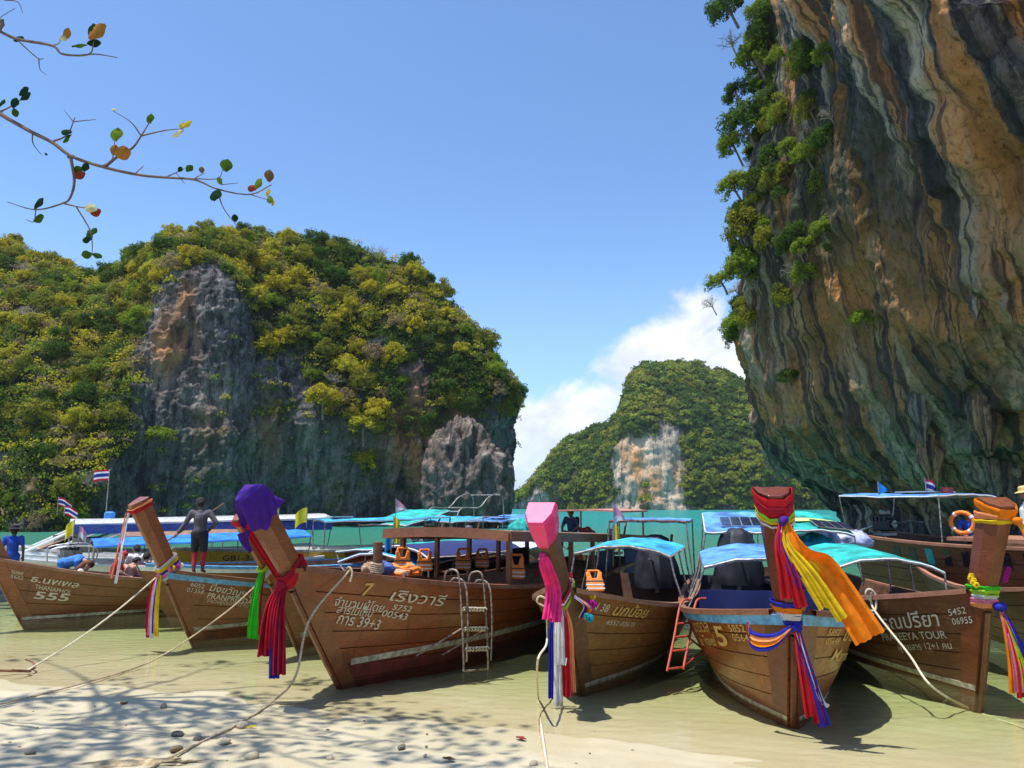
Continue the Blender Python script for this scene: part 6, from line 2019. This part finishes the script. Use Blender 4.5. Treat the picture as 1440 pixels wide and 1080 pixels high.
def person(label, loc, rz, pose, skin='tan', shirt=None, sleeves='short', shorts=None, legs=None, hair='hair', hat=None, longhair=False, look=(0, 1, -.15)):
    J = {k: np.array(v, float) for k, v in {**STAND, **pose}.items()}
    r = thing('person', label, 'person', loc, rz)
    lk = np.array(look, float); lk /= np.linalg.norm(lk)
    up = J['head'] - J['neck']; up /= np.linalg.norm(up)
    rt = np.cross(lk, up); rt /= np.linalg.norm(rt)
    caps = [(J['neck'], .055, J['head'] - up * .05, .058), (J['chest'], .145, J['belly'], .130), (J['belly'], .130, J['pelvis'], .145), (J['sl'], .065, J['chest'], .11), (J['sr'], .065, J['chest'], .11), (J['neck'], .06, J['chest'], .11), (J['sl'] * .5 + J['sr'] * .5, .085, J['neck'], .055),
            (J['sl'], .062, J['el'], .044), (J['el'], .044, J['wl'], .030), (J['sr'], .062, J['er'], .044), (J['er'], .044, J['wr'], .030),
            (J['pelvis'], .13, J['hl'], .10), (J['pelvis'], .13, J['hr'], .10), (J['hl'], .092, J['kl'], .060), (J['kl'], .060, J['al'], .038), (J['hr'], .092, J['kr'], .060), (J['kr'], .060, J['ar'], .038),
            (J['al'], .042, J['tl'], .030), (J['ar'], .042, J['tr'], .030)]
    H_ = J['head']
    caps += [(H_ + up * .02, .098, H_ - up * .045 + lk * .02, .078), (H_ + lk * .085 + up * .015, .014, H_ + lk * .108 - up * .02, .017)]
    for sg in (-1, 1): caps.append((H_ + rt * sg * .098 + up * .012, .018, H_ + rt * sg * .094 - up * .025, .014))
    for s_ in ('l', 'r'):
        w, e = J['w' + s_], J['e' + s_]
        d = (w - e) / np.linalg.norm(w - e); sd_ = np.cross(d, (0, 0, 1.0)); sd_ = sd_ / (np.linalg.norm(sd_) + 1e-9)
        bend = np.cross(sd_, d)
        caps.append((w, .032, w + d * .075, .036))
        for k_ in range(4):
            b0_ = w + d * .085 + sd_ * (-.030 + .020 * k_)
            l_ = (.055, .065, .06, .048)[k_]
            m0 = b0_ + d * l_ * .6 + bend * .006; caps += [(b0_, .0105, m0, .0095), (m0, .0095, m0 + d * l_ * .35 - bend * .02, .008)]
        t0_ = w + d * .03 - sd_ * .035; caps.append((t0_, .012, t0_ + d * .045 - sd_ * .03, .010))
    blob('body', caps, SKIN[skin], r)
    g = .014
    if shirt:
        cs = [(J['chest'], .158, J['belly'], .145), (J['belly'], .145, J['pelvis'] * .75 + J['belly'] * .25, .155), (J['sl'], .078, J['chest'], .12), (J['sr'], .078, J['chest'], .12), (J['sl'] * .5 + J['sr'] * .5, .095, J['neck'] * .6 + J['chest'] * .4, .07)]
        for s_ in ('l', 'r'):
            s0_, e0_, w0_ = J['s' + s_], J['e' + s_], J['w' + s_]
            cs.append((s0_, .078, s0_ * .35 + e0_ * .65 if sleeves == 'short' else e0_, .060 if sleeves == 'short' else .054))
            if sleeves == 'long': cs.append((e0_, .054, e0_ * .08 + w0_ * .92, .040))
        blob('shirt', cs, GARM[shirt], r)
    if shorts:
        cs = [(J['pelvis'] + np.array((0, 0, .04)), .150, J['pelvis'], .158)]
        for s_ in ('l', 'r'):
            cs += [(J['pelvis'], .14, J['h' + s_], .112), (J['h' + s_], .110, J['h' + s_] * .12 + J['k' + s_] * .88, .088)]
        blob('shorts', cs, GARM[shorts], r)
    if legs:
        cs = []
        for s_ in ('l', 'r'):
            cs += [(J['h' + s_] * .5 + J['k' + s_] * .5, .082, J['k' + s_], .070), (J['k' + s_], .070, J['k' + s_] * .25 + J['a' + s_] * .75, .052)]
        blob('leggings', cs, GARM[legs], r)
    if hair:
        cs = [(H_ + up * .045 - lk * .012, .106, H_ + up * .0 - lk * .035, .095)]
        if longhair: cs += [(H_ - lk * .06, .09, J['neck'] - lk * .08 - up * .05, .085), (J['neck'] - lk * .08, .08, J['chest'] - lk * .13, .05)]
        blob('hair', cs, GARM[hair], r, .011)
    if hat:
        ht = MB()
        prof = [(.19, -.01), (.19, .0), (.115, .03), (.11, .10), (.08, .125), (.01, .13)]
        q_ = Vector((0, 0, 1)).rotation_difference(Vector(up))
        ht.lathe(prof, tuple(H_ + up * .045), 20, q_)
        ht.build('hat', GARM[hat], r, True)
    return r


# the boatman standing on the bow of the second boat, back turned, pole in his left hand
w = H2.world((-.62, .50, 0)); dk_z = 1.30
person('boatman standing barefoot on bow in grey shirt and red leggings, holding a pole', (w.x, w.y, dk_z), R(8), dict(
    sl=(-.19, -.01, 1.385), el=(-.34, -.02, 1.13), wl=(-.46, -.10, .93), sr=(.19, -.01, 1.385), er=(.37, -.06, 1.16), wr=(.22, .09, 1.02), kl=(-.10, .05, .49), al=(-.08, -.03, .08), tl=(-.09, .14, .035), head=(-.03, .04, 1.60)),
    'dark', 'grey', 'long', 'black', 'crimson', look=(-.2, 1, -.2))
hw_ = Vector((w.x - .50, w.y - .15, dk_z + .87))
pl = MB().cyl((0, 0, 0), (.95, .55, .78), .016, 8).cyl((0, 0, 0), (-.18, -.1, -.15), .016, 8)
tag(pl.build('wooden_pole', W2['rail'], None, True, hw_ + Vector((-.06, -.04, -.05))), 'thin wooden pole held by the standing boatman', 'pole')
# passengers in boat 555
SIT = dict(pelvis=(0, 0, .16), belly=(0, .05, .30), chest=(0, .09, .50), neck=(0, .12, .68), head=(0, .17, .81), sl=(-.185, .10, .62), sr=(.185, .10, .62), el=(-.26, .22, .38), wl=(-.16, .40, .26), er=(.26, .22, .38), wr=(.16, .40, .26),
           hl=(-.10, .05, .14), hr=(.10, .05, .14), kl=(-.14, .46, .22), kr=(.14, .46, .22), al=(-.13, .50, -.18), ar=(.13, .50, -.18), tl=(-.13, .64, -.22), tr=(.13, .64, -.22))
p = at(88, 805, 20.9)
person('person in sky-blue shirt bending forward over in boat 555', (p.x, p.y, .42), R(-90), dict(pelvis=(0, 0, .86), belly=(0, .17, .93), chest=(0, .40, .98), neck=(0, .58, .95), head=(0, .70, .88), sl=(-.19, .47, .95), sr=(.19, .47, .95), el=(-.2, .52, .66), wl=(-.12, .58, .40), er=(.2, .50, .66), wr=(.12, .56, .40)), 'fair', 'blue', 'short', 'blue', look=(0, .6, -.8))
p = at(106, 812, 20.5)
person('long-haired person sitting low with head bowed in boat 555', (p.x, p.y, .52), R(-60), dict(SIT, head=(0, .24, .76), neck=(0, .15, .66)), 'fair', 'white', 'short', 'navy', hair='auburn', longhair=True, look=(0, .6, -.8))
p = at(158, 815, 21.2)
person('person in red shirt and red cap sitting in boat 555', (p.x, p.y, .68), R(-70), dict(SIT, head=(0, .22, .80)), 'fair', 'red', 'short', 'navy', hair='crimson', look=(0, .8, -.5))
p = at(178, 818, 21.4)
person('bare-backed person leaning forward left of the other in boat 555', (p.x, p.y, .56), R(-20), dict(SIT, head=(0, .28, .74), neck=(0, .18, .66)), 'fair', None, 'short', 'navy', look=(0, .7, -.6))
p = at(202, 818, 21.7)
person('bare-shouldered broad person sitting nearest second prow in boat 555', (p.x, p.y, .60), R(15), dict(SIT), 'fair', None, 'short', 'blue', look=(0, .9, -.3))
p = at(192, 808, 22.3)
person('person in white shirt sitting behind the bare-backed pair', (p.x, p.y, .78), R(40), dict(SIT), 'fair', 'white', 'short', 'navy', look=(0, 1, -.2))
p = at(15, 800, 21.8)
person('person in royal blue shirt and dark hat at left photo edge', (p.x, p.y, .55), R(30), {}, 'dark', 'royal', 'short', 'royal', hat='black')
p = at(1454, 790, 15.4)
person('person in white shirt and straw hat at right photo edge', (p.x, p.y, 1.50), R(60), {}, 'tan', 'white', 'long', 'white', hat='straw')
p = at(1362, 760, 22.6)
person('person in blue shirt beside the orange life ring', (p.x, p.y, 1.75), R(160), dict(SIT), 'tan', 'royal', 'short', 'navy', look=(0, 1, 0))
p = at(806, 752, 23.4)
person('person in dark blue sitting on cabin roof under brown shelter', (p.x, p.y, 1.82), R(150), dict(SIT), 'dark', 'navy', 'short', 'black')
# ================================================================== almond tree over the beach, its branch in the frame
TD = 9.0
zk_ = .30556


def zp(x, y, d=0.): return np.array(tuple(at(x * zk_, y * zk_, TD + d)))


tree = thing('sea_almond_tree', 'sea almond tree whose leafy twigs reach in at top left', 'tree', (-11.5, 9.6, float(beach_h(np.array([-11.5]), np.array([9.6]))[0])))
o_ = np.array(tree.location)
TWIG = plain('almond_bark', (0.13, 0.085, 0.065), .85, .3, 14)
MB().tube(curve_pts([(0, 0, -.3), (.1, -.1, 3), (-.1, .2, 6.5), (.5, .5, 10), (2.2, 1.0, 13.4)], 24), [.30, .22, .16, .09], 12).build('trunk', TWIG, tree, True)
T0 = o_ + np.array((.0, 0, 5.2))


def twig(pts, r0, r1, first=None):
    P = [zp(*p) for p in pts]
    if first is not None: P = [first, first * .6 + P[0] * .4 + np.array((0, 0, .5)), 1.9 * P[0] - .9 * P[1]] + P
    MB().tube(curve_pts(np.array(P) - o_, max(8, 4 * len(P))), [r0, r1], 6).build('branch', TWIG, tree, True)


twig([(0, 525), (140, 605), (240, 655), (330, 720), (480, 770), (640, 805), (780, 818), (900, 828), (1000, 870), (1150, 895), (1250, 850)], .036, .006, T0)
twig([(325, 722), (342, 830), (325, 905), (290, 935), (165, 965), (35, 930)], .020, .005)
twig([(290, 935), (350, 950), (450, 965)], .012, .005)
twig([(350, 950), (410, 1050), (424, 1110), (424, 1165)], .010, .004)
twig([(165, 965), (155, 1020), (120, 1010)], .007, .004)
twig([(480, 770), (540, 722), (610, 680), (650, 625), (690, 560)], .020, .006)
twig([(650, 625), (600, 560), (510, 505)], .010, .004)
twig([(650, 625), (760, 600), (835, 593)], .011, .004)
twig([(470, 765), (515, 735), (528, 650)], .009, .004)
twig([(240, 652), (310, 620), (345, 540)], .013, .005)
twig([(340, 560), (440, 550)], .007, .004)
twig([(335, 558), (295, 505)], .006, .003)
twig([(150, 612), (152, 660), (190, 712)], .009, .004)
twig([(620, 800), (660, 765)], .008, .004)
twig([(770, 812), (820, 790), (850, 775)], .008, .004)
twig([(810, 795), (850, 845)], .006, .004)
twig([(900, 818), (945, 795)], .006, .003)
twig([(890, 822), (1000, 822), (1025, 780)], .008, .004)
twig([(1000, 870), (1030, 960), (1110, 1060), (1170, 1110)], .009, .003)
twig([(1020, 850), (1100, 842)], .006, .003)
twig([(1150, 895), (1235, 920)], .007, .004)
twig([(0, 145), (80, 180), (240, 210), (285, 248), (380, 255), (420, 240), (432, 188)], .030, .006, T0 + np.array((0, 0, 1.4)))
twig([(380, 252), (450, 250), (540, 265)], .010, .005)
twig([(240, 210), (270, 200), (282, 180)], .008, .004)
twig([(80, 185), (170, 265), (200, 270)], .010, .005)
twig([(178, 270), (185, 320), (215, 345)], .007, .004)
twig([(0, 80), (70, 38)], .009, .004, T0 + np.array((0, .1, 2.2)))
twig([(20, 0), (80, 8), (105, 60)], .009, .004)
twig([(0, 515), (50, 490), (95, 460)], .012, .005)
LC = dict(g=(0.075, 0.15, 0.022), b=(0.17, 0.27, 0.03), d=(0.022, 0.06, 0.026), o=(0.40, 0.20, 0.05), y=(0.50, 0.40, 0.05), r=(0.30, 0.06, 0.035), w=(0.62, 0.60, 0.35), n=(0.20, 0.12, 0.06))
LMAT = {k: leaf_material('almond_leaf_' + k, tuple(c * .8 for c in v), tuple(min(1, c * 1.3) for c in v), None, .45) for k, v in LC.items()}
rl = random.Random(4)
LEAFME = {}
for k in LC:
    mb = MB()
    P = np.zeros((8, 5, 3))
    for i in range(8):
        f = i / 7
        w_ = .40 * math.sin(math.pi * (f * .93 + .04) ** 1.15) ** .75
        for j in range(5):
            a = (j - 2) / 2
            P[i, j] = (a * w_, -.10 * (1 - abs(a)) + .14 * (f - .5) ** 2 + .04 * math.sin(f * 9 + a * 3), f)
    mb.sheet(P, .006)
    me = mb.mesh('leaf', True); me.materials.append(LMAT[k])
    attr(me, 'tone', np.array([rl.random() for _ in me.vertices]) * .6 + .2)
    LEAFME[k] = me
LEAVES = [(530, 650, 76, 'b', 0), (688, 570, 54, 'g', 0), (1037, 790, 76, 'g', 5), (1238, 838, 68, 'n', 0), (1175, 870, 58, 'b', 40), (1230, 905, 42, 'y', 0), (1240, 900, 44, 'b', 170), (858, 790, 46, 'g', 30), (930, 798, 38, 'n', -10), (1022, 850, 42, 'b', -30),
          (528, 712, 80, 'o', 78), (520, 715, 55, 'o', 10), (835, 590, 62, 'y', 50), (838, 596, 42, 'y', -5), (845, 600, 66, 'w', -120), (425, 175, 86, 'd', -8), (410, 180, 110, 'o', 50), (300, 185, 62, 'o', 20), (330, 215, 70, 'g', 60), (400, 200, 66, 'd', 80), (270, 180, 60, 'w', 70),
          (110, 178, 66, 'd', -75), (95, 460, 62, 'd', 60), (90, 440, 60, 'd', 50), (60, 498, 56, 'd', 10), (62, 498, 44, 'g', 160), (0, 490, 46, 'd', 10), (330, 612, 56, 'd', -75), (328, 620, 58, 'g', -120), (338, 795, 50, 'g', 60), (385, 790, 46, 'd', 20), (392, 795, 52, 'r', -120),
          (160, 962, 66, 'd', 30), (155, 1018, 62, 'g', 72), (448, 966, 58, 'w', -80), (465, 968, 54, 'r', -110), (1005, 870, 76, 'd', 185), (1083, 1022, 38, 'd', -10), (820, 790, 30, 'd', 40), (1180, 872, 50, 'r', -70), (1258, 920, 34, 'y', 170),
          (424, 1080, 40, 'g', 20), (424, 1095, 56, 'g', -45), (424, 1098, 52, 'd', -95), (424, 1168, 46, 'g', 100), (424, 1168, 50, 'g', -100), (1168, 1108, 40, 'g', -60), (510, 508, 26, 'w', 60), (345, 720, 40, 'd', -88), (205, 705, 16, 'd', 120)]
for (x, y, s, k, ang) in LEAVES:
    lf = link('leaf', LEAFME[k], None, tree, tuple(zp(x, y, rl.uniform(-.05, .05)) - o_))
    sc = s * zk_ * TD / F * 1.0
    lf.scale = (sc * rl.uniform(.85, 1.1), sc, sc)
    lf.rotation_euler = (rl.uniform(-.5, .5), R(ang), 0)
    lf.rotation_euler = (Matrix.Rotation(R(ang), 3, 'Y') @ Matrix.Rotation(rl.uniform(-.6, .6), 3, 'Z') @ Matrix.Rotation(rl.uniform(-.35, .35), 3, 'X')).to_euler()

# the crown high above the beach, out of the picture: throws the dappled shade on the sand
rgc = np.random.default_rng(21)
Cs = []
mbb = MB()
sunk = np.array(SUNV)
for (u, v, rad, nlf) in [(40, 985, .9, 120), (150, 1010, 1.0, 130), (260, 1000, .8, 90), (100, 1045, 1.0, 130), (230, 1055, 1.1, 120), (20, 1070, .9, 120), (330, 985, .7, 60), (420, 1010, .8, 80), (480, 985, .7, 70), (540, 1010, .6, 60), (390, 1055, .7, 60), (620, 1025, .8, 80), (660, 1062, .7, 70), (560, 1060, .6, 50), (300, 935, .6, 25), (440, 960, .6, 45), (180, 960, .6, 30), (-120, 1000, 1.2, 150), (-80, 1100, 1.3, 160), (120, 1130, 1.2, 150), (350, 1130, 1.1, 120), (600, 1140, 1.0, 110), (330, 1020, .7, 45), (50, 925, .5, 20)]:
    gpt = gp(u, v, 0)
    hgt = rgc.uniform(13.2, 15.2)
    cen = gpt + sunk / sunk[2] * (hgt - gpt[2])
    nlf = int(nlf * .68)
    q = rgc.normal(size=(nlf, 3)) * np.array((rad * .55, rad * .55, .30)) + cen
    Cs.append(q)
    br = cen - o_
    mbb.tube(curve_pts([(2.2, 1.0, 13.3 - o_[2] + rgc.uniform(-1.5, 0)), br * .5 + np.array((1.1, .5, 6.8)), br], 10), [.05, .012], 5)
Cc = np.concatenate(Cs)
zc = Cc[:, 1] * CP + (Cc[:, 2] - CAMZ) * SP
uu_, vv_ = 720 + F * Cc[:, 0] / zc, 540 - F * (-Cc[:, 1] * SP + (Cc[:, 2] - CAMZ) * CP) / zc
Cc = Cc[(vv_ < -25) | (uu_ < -40)]
nn_ = rgc.normal(size=(len(Cc), 3)) * .45 + np.array((0, 0, 1)); nn_ /= np.linalg.norm(nn_, axis=1, keepdims=True)
V, Q = leaves(Cc - o_, nn_, rgc.uniform(.08, .15, len(Cc)), rgc, .6)
me = fast_mesh('crown', V, Q)
attr(me, 'tone', np.repeat(rgc.random(len(Cc)), 4))
me.materials.append(LMAT['g'])
link('crown', me, None, tree, kind='stuff')
mbb.build('limbs', TWIG, tree, True, kind='stuff')

# ================================================================== beach litter: stones, coral, dead leaves
STN = [plain('coral_stone', (0.50, 0.42, 0.28), .9, .3, 20, bump=.5), plain('grey_stone', (0.16, 0.14, 0.11), .9, .3, 20, bump=.5), plain('brown_stone', (0.26, 0.18, 0.10), .9, .3, 20, bump=.5)]
STM = []
for sd_i in range(5):
    T_, Ph = np.meshgrid(np.linspace(0, 6.2832, 14, endpoint=False), np.linspace(-1.5, 1.5, 9), indexing='ij')
    D = np.stack([np.cos(Ph) * np.cos(T_), np.cos(Ph) * np.sin(T_), np.sin(Ph)], -1)
    k = 1 + .4 * fbm(D * 1.5 + sd_i * 3, 3, sd_i)
    for mi, mt in enumerate(STN):
        me = fast_mesh('stone', (D * k[..., None] * np.array((1, .8, .6))).reshape(-1, 3), grid_faces(14, 9, True), True); me.materials.append(mt); STM.append((mi, me))


def stone(u, v, r, mi, label, group=None, cat='stone'):
    p = gp(u, v, r * .25)
    me = rl.choice([m for i, m in STM if i == mi])
    o = link('beach_stone', me, None, None, tuple(p))
    o.scale = (r * rl.uniform(.8, 1.25), r * rl.uniform(.8, 1.2), r * rl.uniform(.7, 1.1)); o.rotation_euler = (rl.uniform(-.3, .3), rl.uniform(-.3, .3), rl.uniform(0, 6))
    return tag(o, label, cat, group)


for (u, v, r, mi, lab) in [(340, 1023, .11, 0, 'pale coral block where the long rope meets sand'), (354, 1068, .13, 0, 'large pale coral lump at bottom left of centre'), (314, 1046, .12, 0, 'coral lump right of the long rope bend'), (280, 1042, .09, 1, 'dark round stone beside the long rope'), (249, 1035, .09, 1, 'dark flat stone left of the long rope'), (230, 996, .09, 1, 'dark stone alone on damp sand at left'), (565, 1052, .07, 1, 'small dark pointed stone at bottom centre-left'), (750, 1076, .08, 0, 'pale stone at foot of the straight rope'), (42, 1062, .08, 1, 'small dark stone in bottom left corner'), (248, 1056, .10, 2, 'brown stone under the rope near bottom'), (464, 1068, .07, 0, 'pale stone in dappled shade at bottom')]:
    stone(u, v, r * .75, mi, lab)
for k in range(40):
    u, v = rl.uniform(-20, 900), rl.uniform(960, 1085)
    if v < 985 + u * .045: continue
    mi = rl.choice((0, 0, 1, 2))
    stone(u, v, rl.uniform(.008, .026), mi, ('tiny pale coral chip on the sand', 'tiny dark pebble on the sand', 'tiny brown pebble on the sand')[mi], ('coral chips', 'dark pebbles', 'brown pebbles')[mi], 'pebble')
for (u, v, k, lab) in [(740, 1043, 'r', 'reddish dead leaf on the shallow sand near straight rope'), (345, 1026, 'y', 'yellow dead leaf beside the coral block'), (640, 1072, 'n', 'brown dead leaf at bottom centre'), (180, 990, 'n', 'brown dead leaf on damp sand at left')]:
    lf = link('fallen_leaf', LEAFME[k], None, None, tuple(gp(u, v, .03)))
    lf.scale = (.12, .12, .14); lf.rotation_euler = (R(85), 0, rl.uniform(0, 6)); tag(lf, lab, 'leaf')
rd = tag(bundle('sand_ridge', 'low crumbled sand ridge along bottom left edge', tuple(gp(170, 1075, -.02)), (.75, .14, .05), MATS.get('sandlump') or plain('sandlump', (0.46, 0.35, 0.2), .95, .3, 12, bump=.6), 12, 'sand'), kind='thing')
rd.rotation_euler = (0, 0, R(12))
set_lettering()
finish_blobs()
bpy.context.view_layer.update()
